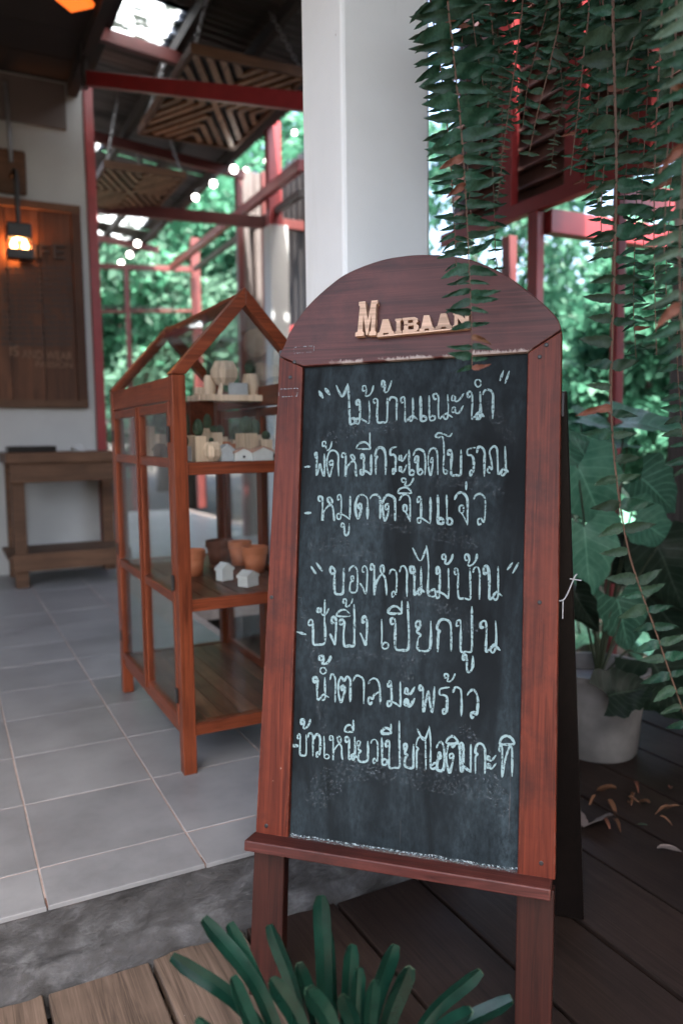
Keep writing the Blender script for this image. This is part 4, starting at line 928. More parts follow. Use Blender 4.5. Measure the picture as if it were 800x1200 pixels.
# ------------------------------------------------------------------ back frame, column, cladding
BY = 9.2
def rbar(name, p, q, w1, w2, mat, label, cat='beam', group='red steel frame at the back'):
    return tag(obj(name, MB().bar(p, q, w1, w2), mat, bevel=.003), label, cat, group)
def v2(x, y, Y): return onY(x, y, Y)
p = v2(230, 362, BY); rbar('steel_post', (p.x, BY, 0), (p.x, BY, 3.2), .10, .08, M_darkred, 'thick dark red steel post at the back right of the opening', 'post')
p = v2(150, 362, BY); rbar('steel_post', (p.x, BY+.02, 0), (p.x, BY+.02, v2(150, 314, BY).z), .05, .05, M_darkred, 'thin dark red steel post at the back left of the opening', 'post')
rbar('steel_rail', v2(100, 311, BY+.03), v2(232, 316, BY+.03), .05, .06, M_darkred, 'dark red rail at lamp height across the back opening')
rbar('steel_rail', v2(100, 365, BY+.03), v2(232, 364, BY+.03), .03, .03, M_darkred, 'lower thin dark red rail across the back opening')
rbar('steel_rail', v2(100, 359, BY+.08), v2(205, 361, BY+.08), .015, .015, M_clad, 'thin grey pipe just above the lower back rail')
rbar('steel_beam', v2(96, 241, 6.6), v2(322, 262, 5.62), .05, .085, M_darkred, 'long dark red beam from the column towards the left wall')
cxa, cxb = v2(317, 300, 5.5).x, v2(338, 300, 5.5).x
ct = onY(327, 263, 5.5).z
col_ = thing('column', 'white concrete column with red steel post on top', 'column', ((cxa+cxb)/2, 5.55, 0))
obj('shaft', MB().box((cxa, 5.5, 0), (cxb, 5.5+(cxb-cxa), ct)), M_white, col_, bevel=.006)
obj('steel_extension', MB().box((cxa+.0, 5.51, ct+.001), (cxb-.04, 5.58, 3.3)), M_red, col_, bevel=.003)
rbar('steel_beam', v2(353, 193, 4.6), v2(201, 313, BY-.1), .05, .07, M_red, 'red rail running back along the right side of the opening')
rbar('steel_beam', v2(353, 226, 4.9), v2(228, 315, BY-.1), .04, .05, M_clad, 'grey rail running back just below the red one')
rbar('steel_beam', v2(330, 392, 5.9), v2(362, 379, 5.9), .05, .07, M_red, 'short red rail beside the white column')
rbar('steel_beam', v2(330, 262, 5.7), v2(362, 266, 5.7), .05, .07, M_darkred, 'short dark red beam between column and pillar')
cx_ = onY(285, 300, 6.3).x
clad = thing('metal_cladding', 'dark upright corrugated metal wall behind the white column', 'wall', (cx_+.6, 6.3, 0))
for i in range(7):
    x = cx_+i*.22; b = MB(); n_ = 12
    for k_ in range(n_+1):
        xx = x+.215*k_/n_; yy = 6.3+.012*math.sin(k_/n_*2*math.pi*2); b.v += [(xx, yy, 0), (xx, yy, 3.05)]
    b.f = [(2*k_, 2*k_+1, 2*k_+3, 2*k_+2) for k_ in range(n_)]
    obj('cladding_sheet', b, M_clad if i else M_greyboard, clad, smooth=True)
for i in range(10):  # side sheets, mostly hidden by the pillar, added to block light from the right
    y = 3.98+i*.228; b = MB(); n_ = 12
    for k_ in range(n_+1):
        yy = y+.224*k_/n_; xx = 2.62+.012*math.sin(k_/n_*4*math.pi); b.v += [(xx, yy, 0), (xx, yy, 3.05)]
    b.f = [(2*k_, 2*k_+1, 2*k_+3, 2*k_+2) for k_ in range(n_)]
    obj('cladding_sheet', b, M_clad, clad, smooth=True)
obj('edge_post', MB().box((cx_-.05, 6.28, 0), (cx_-.002, 6.34, 3.05)), M_darkred, clad)
obj('edge_post', MB().box((cx_+.16, 6.24, 0), (cx_+.21, 6.285, 3.05)), M_darkred, clad)
# string lights
M_bulb = emis('white_bulb', (1, .95, .86), 2.2)
def lights(pts, Ys, rad, label):
    t = thing('string_lights', label, 'lights', onY(*pts[0], Ys[0]))
    P = [onY(x, y, Y) for (x, y), Y in zip(pts, Ys)]
    cab_pts = [p+Vector((0, 0, rad*2.3)) for p in P]
    path = []
    for a, b_ in zip(cab_pts[:-1], cab_pts[1:]):
        for k_ in range(6):
            q = a.lerp(b_, k_/6); q.z -= .03*math.sin(math.pi*k_/6); path.append(q)
    path.append(cab_pts[-1]); obj('cable', MB().tube(path, .006, 5), M_cord, t)
    for p in P:
        o = obj('bulb', MB().lathe([(rad*.3, rad*.95), (rad*.75, rad*.7), (rad, 0), (rad*.75, -rad*.7), (rad*.2, -rad)], p, 14), M_bulb, t, smooth=True)
        obj('socket', MB().tube([p+Vector((0, 0, rad*.9)), p+Vector((0, 0, rad*2.3))], rad*.42, 8), M_iron, o)
lights([(229, 231), (250, 215), (274, 198)], [6.2, 5.7, 5.2], .027, 'three big glowing bulbs on a cable below the eave')
lights([(142, 308), (152, 298), (161, 285)], [9.3, 9.0, 8.6], .034, 'three glowing bulbs over the back opening')
lights([(288, 199), (312, 188), (345, 155)], [7.0, 6.6, 6.0], .02, 'smaller glowing bulbs near the red post top')

# ------------------------------------------------------------------ foliage helpers
def leaf_mesh(name, outline, mat, fold=.12, curl=.18, rows=8, cols=2, uv=False, lobe=0., sick=0., wave=.02):
    """outline: half width at s in 0..1; leaf along +Y, length 1"""
    nc = cols*2+1; v = []; f = []; uvs = []
    for i in range(rows+1):
        s = i/rows; hw = np.interp(s, outline[0], outline[1])
        for j in range(-cols, cols+1):
            c = j/cols; x = hw*c*(1+.10*math.sin(s*23+c*2+sick*9))+sick*s*s; y = s-lobe*abs(c)**1.6*(1-s)**2; z = fold*abs(c)*hw*2-curl*s*s+wave*math.sin(s*9+j)
            v.append((x, y, z)); uvs.append((.5+.5*c, s))
    for i in range(rows):
        for j in range(nc-1): f.append((i*nc+j, i*nc+j+1, (i+1)*nc+j+1, (i+1)*nc+j))
    me = bpy.data.meshes.new(name); me.from_pydata(v, [], f); me.update()
    if uv:
        ul = me.uv_layers.new(name='UVMap')
        for l in me.loops: ul.data[l.index].uv = uvs[l.vertex_index]
    for p in me.polygons: p.use_smooth = True
    me.materials.append(mat); return me
def frame(P, d, nrm, L, wd=1.):
    d = d.normalized(); nrm = (nrm-d*nrm.dot(d)).normalized(); x = d.cross(nrm)
    return Matrix(((x.x*L*wd, d.x*L, nrm.x*L, P.x), (x.y*L*wd, d.y*L, nrm.y*L, P.y), (x.z*L*wd, d.z*L, nrm.z*L, P.z), (0, 0, 0, 1)))
NARROW = ([0, .04, .15, .45, .75, .92, 1], [.08, .14, .148, .122, .08, .035, .002])
OVAL = ([0, .05, .18, .42, .68, .88, 1], [.08, .16, .20, .185, .13, .055, .003])
L_fern = [leaf_mesh('fern_leaflet', NARROW, M_fern, f_, c_, sick=k_, wave=w_) for f_, c_, k_, w_ in ((.2, .22, .16, .03), (.1, .10, -.14, .02), (.25, .40, .05, .04), (.3, -.2, .22, .03), (.15, .3, -.24, .05))]
L_oval = [leaf_mesh('fern_leaflet', OVAL, m_, f_, c_, sick=k_, wave=w_) for m_, f_, c_, k_, w_ in ((M_fern2, .15, .1, .12, .02), (M_fern2, .1, .3, -.12, .04), (M_fern, .2, .15, .18, .03), (M_fern2, .3, -.25, -.2, .03), (M_fern, .1, .4, .02, .05))]
L_brown = [leaf_mesh('fern_leaflet', NARROW, M_dry, .5, .5, sick=.2, wave=.06), leaf_mesh('fern_leaflet', NARROW, M_terrad, .4, -.4, sick=-.2, wave=.06)]
L_pale = [leaf_mesh('fern_leaflet', NARROW, M_fernb, .2, .2, sick=.1), leaf_mesh('fern_leaflet', NARROW, M_fernb, .1, .1, sick=-.1)]
def frond(parent, pix, dist, Lp, sp_px, meshes, droop=.12, sides=(1, -1), tilt=.26, taper=.35, stemr=.0016, wd=1., mat=M_stem):
    """pix: stem path in picture pixels; dist: metres from camera at start and end; Lp: leaflet length in pixels along the path"""
    m = len(pix); P = [atd(x, y, dist[0]+(dist[1]-dist[0])*i/(m-1)) for i, (x, y) in enumerate(pix)]
    path = crom(P, 10); L = [0]
    for a, b_ in zip(path[:-1], path[1:]): L.append(L[-1]+(b_-a).length)
    tot = L[-1]; px = (dist[0]+dist[1])/2/F_PX
    st_ = obj('frond', MB().tube(path, [stemr*(1-.6*i/len(path)) for i in range(len(path))], 5), mat, parent)
    s = sp_px*px*.3; k_ = 0; Ls = np.array(L); A = np.array([tuple(p) for p in path])
    while s < tot:
        t = s/tot; P0 = Vector([np.interp(s, Ls, A[:, c]) for c in range(3)]); P1 = Vector([np.interp(min(tot, s+.01), Ls, A[:, c]) for c in range(3)])
        d = (P1-P0); d = d.normalized() if d.length > 1e-6 else Vector((0, 0, -1))
        view = (P0-CAM).normalized(); side0 = d.cross(view).normalized()
        ln = np.interp(t, [0, .1, .5, 1], [1, 1, .85, taper])*Lp*px
        for sd_ in sides:
            if random.random() < .07: continue
            sh = random.uniform(0, .2)*sp_px*px if sd_ > 0 else 0
            di = side0*sd_+d*(droop+random.uniform(-.13, .13))+view*random.uniform(-tilt, tilt)
            nr = -view+d*random.uniform(-tilt, tilt)+side0*random.uniform(-.3, .3)
            inst('leaflet', random.choice(L_brown) if random.random() < .035 else random.choice(meshes), frame(P0+d*(random.uniform(-.003, .003)+sh), di, nr, ln*random.uniform(.68, 1.12), wd*random.uniform(.8, 1.15)), st_)
        s += sp_px*px*random.uniform(.85, 1.15)*(1 if t < .8 else .75)
def fern(label, at, z=1.62):
    t = thing('hanging_fern', label, 'fern', at, 'hanging ferns'); 
    return t
def basket(t, c, r):
    obj('basket', MB().lathe([(r*.35, -r*.75), (r*.75, -r*.45), (r, 0), (r*.9, 0), (r*.7, -.02)], c, 18), M_basket, t)
    for a in (0, 2.1, 4.2): obj('hanger', MB().tube([c+Vector((math.cos(a)*r*.95, math.sin(a)*r*.95, 0)), c+Vector((0, 0, .42))], .0015, 5), M_iron, t)

# fern in front of the pillar
c1 = atd(575, -130, 1.22); f1 = fern('hanging fern whose long frond falls over the chalkboard top', c1); basket(f1, c1, .11)
frond(f1, [(535, -110), (524, -20), (531, 60), (540, 150), (545, 220), (549, 300), (552, 370), (553, 432)], (1.13, 1.08), 56, 17.5, L_fern+L_fern+L_oval[2:3]+L_oval[4:], .10, taper=.42)
frond(f1, [(540, -110), (505, -20), (512, 50), (520, 110), (527, 180), (531, 240), (534, 300), (536, 335)], (1.20, 1.20), 38, 15, L_fern, .28, taper=.5)
frond(f1, [(560, -100), (572, -10), (578, 60), (572, 120), (560, 190)], (1.30, 1.32), 46, 17, L_fern, .25, taper=.4)
frond(f1, [(560, -100), (552, -20), (556, 40), (566, 100)], (1.26, 1.28), 52, 18, L_fern, .3, taper=.5)
frond(f1, [(575, -80), (583, 40), (588, 130), (587, 200), (582, 235)], (1.38, 1.4), 16, 8, L_pale, .3, taper=.4)
frond(f1, [(545, -90), (562, 30), (572, 130), (578, 220), (580, 290), (583, 315)], (1.42, 1.48), 34, 14, L_fern, .3, taper=.3)
for (pp, dd, Lp) in (([(548, -90), (545, -10), (541, 60), (546, 120)], (1.34, 1.36), 50), ([(570, -90), (596, -20), (602, 40), (596, 90)], (1.4, 1.42), 44), ([(580, -90), (615, -20), (628, 30), (632, 80)], (1.44, 1.46), 44), ([(575, -90), (562, -10), (550, 60), (545, 140), (548, 200), (552, 260)], (1.38, 1.4), 40), ([(560, -90), (530, -20), (520, 30), (516, 80)], (1.34, 1.35), 40)):
    frond(f1, pp, dd, Lp, 17, L_fern, .3, taper=.45)
# fern in the middle
c2 = atd(640, -120, 1.3); f2 = fern('hanging fern with short dense fronds over the red frame', c2); basket(f2, c2, .11)
for (pp, dd, Lp, spx, ms) in (
    ([(610, -90), (612, 0), (604, 70), (594, 140), (589, 178)], (1.25, 1.27), 24, 13, L_fern),
    ([(625, -90), (655, 0), (645, 70), (630, 130), (619, 183)], (1.22, 1.24), 28, 16, L_oval),
    ([(630, -90), (640, 0), (630, 50), (618, 100), (612, 150)], (1.3, 1.3), 34, 16, L_fern),
    ([(650, -90), (668, 0), (666, 60), (658, 120), (650, 160), (646, 195)], (1.45, 1.5), 18, 8, L_pale),
    ([(655, -90), (688, -10), (684, 60), (678, 120), (672, 170), (668, 205)], (1.2, 1.22), 26, 15, L_fern),
    ([(655, -90), (690, 0), (693, 80), (689, 150), (684, 215)], (1.33, 1.35), 30, 13, L_fern),
    ([(600, -90), (590, -10), (600, 50), (606, 90), (604, 130)], (1.36, 1.38), 40, 17, L_fern),
    ([(660, -90), (700, -10), (704, 60), (700, 130), (696, 190), (700, 240)], (1.28, 1.3), 30, 16, L_oval)):
    frond(f2, pp, dd, Lp, spx, ms, .22, taper=.45)
for (pp, dd, Lp) in (([(640, -90), (672, -20), (690, 40), (700, 100)], (1.42, 1.44), 40), ([(650, -90), (640, -10), (652, 50), (660, 110)], (1.38, 1.4), 36), ([(650, -90), (655, 0), (672, 60), (680, 130), (682, 180)], (1.5, 1.5), 34), ([(655, -90), (712, -10), (726, 60), (730, 120)], (1.45, 1.46), 38)):
    frond(f2, pp, dd, Lp, 14, L_fern, .3, taper=.4)
# fern on the right
c3 = atd(760, -120, 1.2); f3 = fern('hanging fern on the right with the long frond reaching the pot', c3); basket(f3, c3, .11)
frond(f3, [(722, -100), (718, 0), (720, 100), (722, 200), (720, 300), (717, 400), (716, 480), (722, 560), (735, 640), (750, 690), (768, 740), (785, 790), (806, 850)], (1.10, 1.06), 42, 27, L_oval, .0, taper=.75, stemr=.0022)
frond(f3, [(735, -100), (752, 0), (738, 60), (728, 120), (724, 170)], (1.18, 1.2), 34, 20, L_oval, .2, taper=.4)
frond(f3, [(770, -100), (775, 0), (772, 80), (768, 160), (766, 260), (767, 340), (769, 416)], (1.12, 1.10), 36, 22, L_oval, -.05, sides=(-1, 1), taper=.4)
frond(f3, [(800, -100), (812, 0), (806, 100), (800, 200), (796, 300), (798, 380), (802, 440)], (.86, .80), 52, 24, [L_fern[0], L_fern[1], L_pale[0]], .5, taper=.8, wd=1.1)
frond(f3, [(790, -100), (792, 20), (785, 120), (780, 220), (778, 300)], (.98, .98), 40, 22, L_fern, .3, taper=.5)
frond(f3, [(800, -60), (806, 200), (800, 330), (793, 400), (797, 480), (806, 560)], (1.3, 1.3), 34, 20, L_oval, .2, taper=.7)
frond(f3, [(700, -100), (706, 0), (712, 90), (708, 180), (704, 250), (706, 300)], (1.24, 1.24), 34, 18, L_fern, .2, taper=.5)

frond(f3, [(745, -100), (742, 40), (748, 150), (745, 250), (742, 350), (745, 420)], (1.4, 1.42), 34, 15, L_fern, .25, taper=.5)
frond(f3, [(785, -100), (784, 40), (788, 150), (784, 250), (780, 330), (784, 400)], (1.22, 1.24), 36, 17, L_fern, .2, taper=.5)
frond(f3, [(760, -100), (760, 30), (757, 130), (752, 220), (754, 290)], (1.32, 1.34), 34, 15, L_fern, .25, taper=.4)
frond(f3, [(730, -100), (732, 20), (736, 110), (734, 190), (730, 250)], (1.36, 1.38), 32, 15, L_fern, .25, taper=.4)
# beam that carries the ferns and the grey timber post
P = onY(782, 500, 2.08)
PT = (P.x, 1.95)
tag(obj('timber_post', MB().box((PT[0], PT[1], DECK), (PT[0]+.13, PT[1]+.13, 2.45)), M_postw, bevel=.006), 'grey weathered square timber post at the right edge', 'post')
bz = max(c1.z, c2.z, c3.z)+.42
tag(obj('timber_beam', MB().bar((c1.x-.5, c1.y+.42, bz+.045), (c3.x+.5, c3.y-.42, bz+.045), .07, .09), M_postw, bevel=.005), 'grey timber beam above the picture carrying the hanging ferns', 'beam')

# unseen porch roof and board screen, both added to shade the deck
porch = thing('shade_porch_roof', 'dark boarded porch roof added out of view to shade the deck', 'roof', (.9, .8, 2.5), kind='structure')
for i in range(19): obj('roof_board', MB().box((-.62+i*.17, -.95, 2.50), (-.62+(i+1)*.17-.006, 1.45, 2.52+.003*(i % 2))), M_darkwood, porch)
obj('roof_sheet', MB().box((-.62, -.95, 2.53), (2.6, 1.45, 2.545)), M_dark, porch)  # solid layer added so no sun leaks through the board gaps
for y in (-.9, .3, 1.38): obj('joist', MB().box((-.62, y, 2.42), (2.55, y+.05, 2.499)), M_darkwood, porch)
scr = thing('shade_screen', 'dark upright board screen added out of view to shade the right of the deck', 'light blocker', (PT[0]+.06, .4, DECK))  # unseen screen added to block light from the right and behind
for i in range(20): obj('board', MB().box((PT[0]+.05, -1.2+i*.155, DECK), (PT[0]+.075+.004*(i % 2), -1.2+(i+1)*.155-.005, 2.4)), M_darkwood, scr)
for i in range(15): obj('board', MB().box((PT[0]+.04-(i+1)*.155, -1.235, DECK), (PT[0]+.04-i*.155-.005, -1.21+.004*(i % 2), 2.4)), M_darkwood, scr)

# ------------------------------------------------------------------ potted broad-leaved plant on the right
pb = onz(712, 893, DECK); pb = pb+Vector((fw.x, fw.y, 0)).normalized()*.10; pb.z = DECK
q = lambda v: pxw(v, pb)
pot = thing('potted_plant', 'broad-leaved plant in a white plastic pot on the deck', 'potted plant', pb)
rr = q(57); hh = q(100)
obj('pot', MB().lathe([(rr*.74, 0), (rr*.78, .01), (rr*.90, hh*.80), (rr*.93, hh*.80), (rr*.94, hh*.90), (rr*.99, hh*.91), (rr, hh), (rr*.93, hh), (rr*.86, hh*.82)], (0, 0, 0), 36), M_potw, pot, smooth=True, local=True).modifiers.new('e', 'EDGE_SPLIT')
obj('soil', MB().lathe([(rr*.86, hh*.80), (rr*.1, hh*.82)], (0, 0, 0), 24), M_soil, pot, local=True)
HEART = ([0, .08, .2, .35, .55, .75, .9, 1], [.30, .42, .46, .44, .35, .20, .08, .004])
L_big = [leaf_mesh('big_leaf', HEART, M_big, .10, .12, 14, 5, True, .26), leaf_mesh('big_leaf', HEART, M_big, .22, .3, 14, 5, True, .26)]
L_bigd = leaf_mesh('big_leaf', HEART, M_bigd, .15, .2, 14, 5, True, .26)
def bigleaf(parent, base_px, tip_px, dist, me, nrm=(0, 0, 0), wd=1., root=None, dd=0, name='leaf'):
    P0 = atd(*base_px, dist); P1 = atd(*tip_px, dist+dd); d = P1-P0; view = (P0-CAM).normalized()
    nr = -view+Vector(nrm)
    lf = inst(name, me, frame(P0, d, nr, d.length, wd), parent)
    if root is not None:
        mid = P0.lerp(root, .5)+Vector((0, 0, .05)); 
        obj('stem', MB().tube(crom([P0, P0.lerp(mid, .6)+Vector((0, 0, .01)), mid, root], 6), [.003+.0012*i/18 for i in range(19)], 6), M_petiole, parent)
    return lf
root = pb+Vector((0, 0, hh*.82)); dpt = (pb-CAM).dot(fw)
bigleaf(pot, (684, 615), (692, 705), dpt-.10, L_big[0], (.0, .0, .35), .95, root)
bigleaf(pot, (676, 545), (715, 625), dpt-.02, L_big[1], (-.1, 0, .5), 1.05, root)
bigleaf(pot, (745, 608), (800, 640), dpt+.10, L_big[0], (.0, 0, .6), 1.1, root)
bigleaf(pot, (750, 560), (800, 600), dpt+.16, L_big[1], (0, .2, .5), 1.1, root)
bigleaf(pot, (732, 495), (830, 505), dpt+.05, L_big[0], (0, 0, 2.4), 1.0, root)
bigleaf(pot, (735, 520), (680, 512), dpt+.14, L_big[1], (0, .0, 1.6), 1.0, root)
bigleaf(pot, (680, 490), (725, 500), dpt+.2, L_big[0], (0, .0, 1.8), 1.1, root)
bigleaf(pot, (700, 560), (668, 500), dpt+.10, L_big[0], (0, 0, .9), 1.0, root)
bigleaf(pot, (722, 700), (742, 770), dpt-.02, L_big[1], (.1, 0, .5), .9, root)
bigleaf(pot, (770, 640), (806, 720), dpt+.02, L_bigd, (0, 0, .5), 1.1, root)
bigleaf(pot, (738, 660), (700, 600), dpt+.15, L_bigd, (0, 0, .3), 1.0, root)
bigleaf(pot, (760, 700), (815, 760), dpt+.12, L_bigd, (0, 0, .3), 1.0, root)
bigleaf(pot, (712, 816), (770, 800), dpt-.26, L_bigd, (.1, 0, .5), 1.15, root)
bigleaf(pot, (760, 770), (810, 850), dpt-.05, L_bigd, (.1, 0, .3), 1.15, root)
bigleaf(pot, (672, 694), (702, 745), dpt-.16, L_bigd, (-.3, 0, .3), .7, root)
# shade-loving plants in a row behind the pot
def bush(name, label, c, n_, rad, hgt, me, size, group):
    t = thing(name, label, 'plant', c, group)
    for i in range(n_):
        a = random.uniform(0, 6.28); r_ = rad*math.sqrt(random.random()); z_ = hgt*(.25+.75*random.random())
        P0 = Vector(c)+Vector((math.cos(a)*r_, math.sin(a)*r_, z_)); d = Vector((math.cos(a), math.sin(a), random.uniform(-.7, .2)))
        inst('leaf', random.choice(me), frame(P0, d, Vector((random.uniform(-.4, .4), random.uniform(-.4, .4), 1)), size*random.uniform(.7, 1.2)), t)
        obj('stem', MB().tube([Vector(c)+Vector((math.cos(a)*.02, math.sin(a)*.02, 0)), Vector(c)+Vector((math.cos(a)*r_*.45, math.sin(a)*r_*.45, z_*.7)), P0], [.006, .004, .003], 5), M_petiole, t)
G_P = 'broad-leaved plants behind the pot'
for i, (x, Y, n_, h_, lab) in enumerate(((700, 2.6, 22, .75, 'leafy green plant behind the white pot left of the red post'), (745, 2.9, 24, .8, 'leafy green plant behind the fern right of the red post'), (790, 3.0, 20, .8, 'leafy plant behind the grey timber post'), (660, 3.3, 24, .9, 'leafy green plant seen just past the chalkboard edge'))):
    p = onY(x, 600, Y); bush('leafy_plant', lab, Vector((p.x, p.y, -.34)), n_, .3, h_+.1, [L_big[0], L_big[1], L_bigd], .2, G_P)

# ------------------------------------------------------------------ strap-leaved plant in front
pc = Vector((.40, .80, DECK))
strap = thing('strap_leaf_plant', 'glossy dark green strap-leaved plant below the chalkboard', 'plant', pc)
obj('pot', MB().lathe([(.06, 0), (.085, .11), (.09, .11), (.09, .125), (.08, .125), (.075, .105)], (0, 0, 0), 24), M_iron, strap, local=True)
obj('soil', MB().lathe([(.076, .105), (.01, .11)], (0, 0, 0), 16), M_soil, strap, local=True)
def strapleaf(tip_px, dist, wpx, base=(0, 0), bend=.35, tw=0.):
    tip = atd(*tip_px, dist); b0 = pc+Vector((base[0], base[1], .105)); L = (tip-b0).length
    out = Vector((tip.x-b0.x, tip.y-b0.y, 0)); mid = b0.lerp(tip, .5)+Vector((0, 0, L*.16*bend))-out*.12*bend
    path = crom([b0, mid, tip], 7); m = len(path); b = MB(); ww = wpx*dist/F_PX; th = ww*.10
    v = (mid-CAM).normalized()
    for i, p in enumerate(path):
        t = i/(m-1); d = (path[min(i+1, m-1)]-path[max(i-1, 0)]).normalized()
        side = d.cross(v).normalized(); side = (Matrix.Rotation(tw, 3, d) @ side); nn_ = side.cross(d).normalized()
        if nn_.dot(v) > 0: nn_ = -nn_
        hw = ww*.5*np.interp(t, [0, .35, .8, .93, 1], [.5, .85, 1, .92, .55])
        jag = random.uniform(-.08, .12)*ww if i == m-1 else 0
        for (c, o_) in ((-1, .10), (-.55, .0), (0, -.09), (.55, .0), (1, .10)): b.v.append(p+side*hw*c+nn_*(o_*ww)+d*(jag if c in (-.55, .55) else 0))
        for (c, o_) in ((1, .085), (0, -.12), (-1, .085)): b.v.append(p+side*hw*c+nn_*(o_*ww-th*.4))
    for i in range(m-1):
        for k_ in range(8): b.f.append((i*8+k_, i*8+(k_+1) % 8, (i+1)*8+(k_+1) % 8, (i+1)*8+k_))
    b.f.append(tuple((m-1)*8+k_ for k_ in range(8)))
    o = obj('strap_leaf', b, M_strap, strap, smooth=True, fix=True); o.modifiers.new('split', 'EDGE_SPLIT').split_angle = R(35)
    o.data.materials.append(M_striptip)
    for p in o.data.polygons:
        if p.index >= (m-1)*8: p.material_index = 1
for a in (((201, 1121), .93, 17, (-.03, 0)), ((238, 1077), .97, 18, (-.025, .02)), ((268, 1083), .99, 18, (-.02, .03)), ((316, 1085), 1.0, 17, (-.01, .03)), ((376, 1050), 1.02, 19, (0, .04)), ((384, 1088), 1.04, 13, (.01, .045)),
          ((349, 1130), .94, 17, (-.01, 0)), ((412, 1108), .98, 18, (.01, .02)), ((420, 1136), .94, 18, (.01, 0)), ((462, 1108), 1.0, 20, (.02, .02)), ((480, 1134), .96, 21, (.025, 0)), ((563, 1138), .98, 17, (.04, .0)), ((600, 1172), .97, 19, (.045, -.01)),
          ((232, 1194), .86, 16, (-.06, -.02)), ((318, 1148), .9, 21, (-.02, -.01)), ((552, 1186), .92, 19, (.06, -.02)), ((438, 1150), .92, 17, (.02, -.01)), ((272, 1146), .92, 19, (-.05, -.01)), ((360, 1160), .88, 22, (0, -.02)), ((402, 1168), .88, 20, (.01, -.03))):
    strapleaf(a[0], a[1], a[2]*1.12, (a[3][0]*1.5, a[3][1]), bend=random.uniform(.3, 1.2), tw=random.uniform(-.6, .6))

# ------------------------------------------------------------------ red shed frame on the right
RX = 2.35
def rx(x, y, X=RX): return onX(x, y, X)
shed = thing('red_shed_frame', 'red steel framed shed with rusty corrugated panels behind the ferns', 'shed', (RX, 3.0, -.34))
pa, pc_ = rx(572, 256), rx(800, 176); zr = rx(630, 236).z
yA, yB = pa.y+.4, pc_.y
obj('bottom_rail', MB().box((RX, yB, zr-.03), (RX+.05, yA, zr+.03)), M_red, shed, bevel=.003)
for x in (590, 668, 748):
    p = rx(x, 236); obj('upright', MB().box((RX+.004, p.y-.045, zr+.0305), (RX+.046, p.y+.045, 3.2)), M_red, shed, bevel=.003)
p = rx(622, 300); obj('post', MB().box((RX+.004, p.y-.032, -.34), (RX+.046, p.y+.032, zr-.0305)), M_red, shed, bevel=.003)
p = rx(717, 400); obj('post', MB().box((RX+.004, p.y-.018, -.34), (RX+.046, p.y+.018, zr-.0305)), M_red, shed, bevel=.003)
p = rx(592, 300, RX+.25); obj('post', MB().box((RX+.25, p.y-.03, -.34), (RX+.30, p.y+.03, zr)), M_darkred, shed, bevel=.003)
z_ = onX(629, 255, RX+.05).z-.03; yy = rx(629, 255).y
obj('cross_beam', MB().box((RX+.055, yy-.03, z_-.05), (RX+2.6, yy+.03, z_+.05)), M_red, shed, bevel=.003)
yy = rx(712, 262).y; obj('cross_beam', MB().box((RX+.055, yy-.03, z_-.05), (RX+2.2, yy+.03, z_+.05)), M_red, shed, bevel=.003)
M_rust = plain('rusty_sheet', (.10, .045, .035), .55, .6, 6, stretch=(1, 1, .4))
obj('backing_sheet', MB().box((RX+.115, yB, zr+.03), (RX+.125, yA, zr+1.2)), M_rust, shed)
for i in range(12):       # lapped rusty slats behind the uprights
    z0 = zr+.04+i*.085
    obj('slat', MB().bar((RX+.09, yB, z0+.03), (RX+.09, yA, z0+.03), .012, .095, (.5, 0, 1)), M_rust, shed)

# ------------------------------------------------------------------ litter on the deck
def dry(px, size, mat, label, rot, curl=.3, wd=1.):
    P = onz(*px, DECK+.012); me = leaf_mesh('dry_leaf', HEART if wd > .6 else OVAL, mat, .35, curl, 8, 3)
    M = Matrix.Translation(P) @ Matrix.Rotation(rot, 4, 'Z') @ Matrix.Rotation(random.uniform(-.2, .2), 4, 'X') @ Matrix.Diagonal((size*wd, size, size, 1))
    o = inst('fallen_leaf', me, M); tag(o, label, 'leaf', 'fallen leaves on the deck')
dry((684, 970), .13, M_drygrey, 'large grey dry leaf on the deck beside the rear leg', -1.0, .1)
for (px, sz, lab, ro) in (((722, 925), .10, 'tall orange-brown dry leaf below the white pot', .6), ((742, 930), .05, 'small bright orange dry leaf below the pot', 2.2), ((738, 942), .045, 'curled orange leaf on the dark deck', -.7), ((785, 946), .05, 'small brown leaf near the right edge of the deck', 1.4), ((712, 938), .07, 'dark brown dry leaf against the pot base', 2.8)):
    dry(px, sz, M_dry, lab, ro, .5, .55)
ORD = ('first', 'second', 'third', 'fourth', 'fifth', 'sixth', 'seventh', 'eighth', 'ninth')
for i_, o_ in enumerate(ORD):
    px_ = (696+i_*12.5+random.uniform(-3, 3), random.uniform(906, 962)); dry(px_, random.uniform(.035, .07), (M_dry, M_terrad, M_dry)[i_ % 3], 'small scattered brown leaf on the deck, '+o_+' from the left below the pot', random.uniform(0, 6.28), random.uniform(.2, .7), .6)
for (px, sz, lab, ro) in (((758, 968), .03, 'tiny green leaf on the dark deck', .4), ((770, 995), .08, 'thin grey leaf blade on the dark deck planks', -1.9)):
    dry(px, sz, M_fernb if 'green' in lab else M_drygrey, lab, ro, .2, .3)

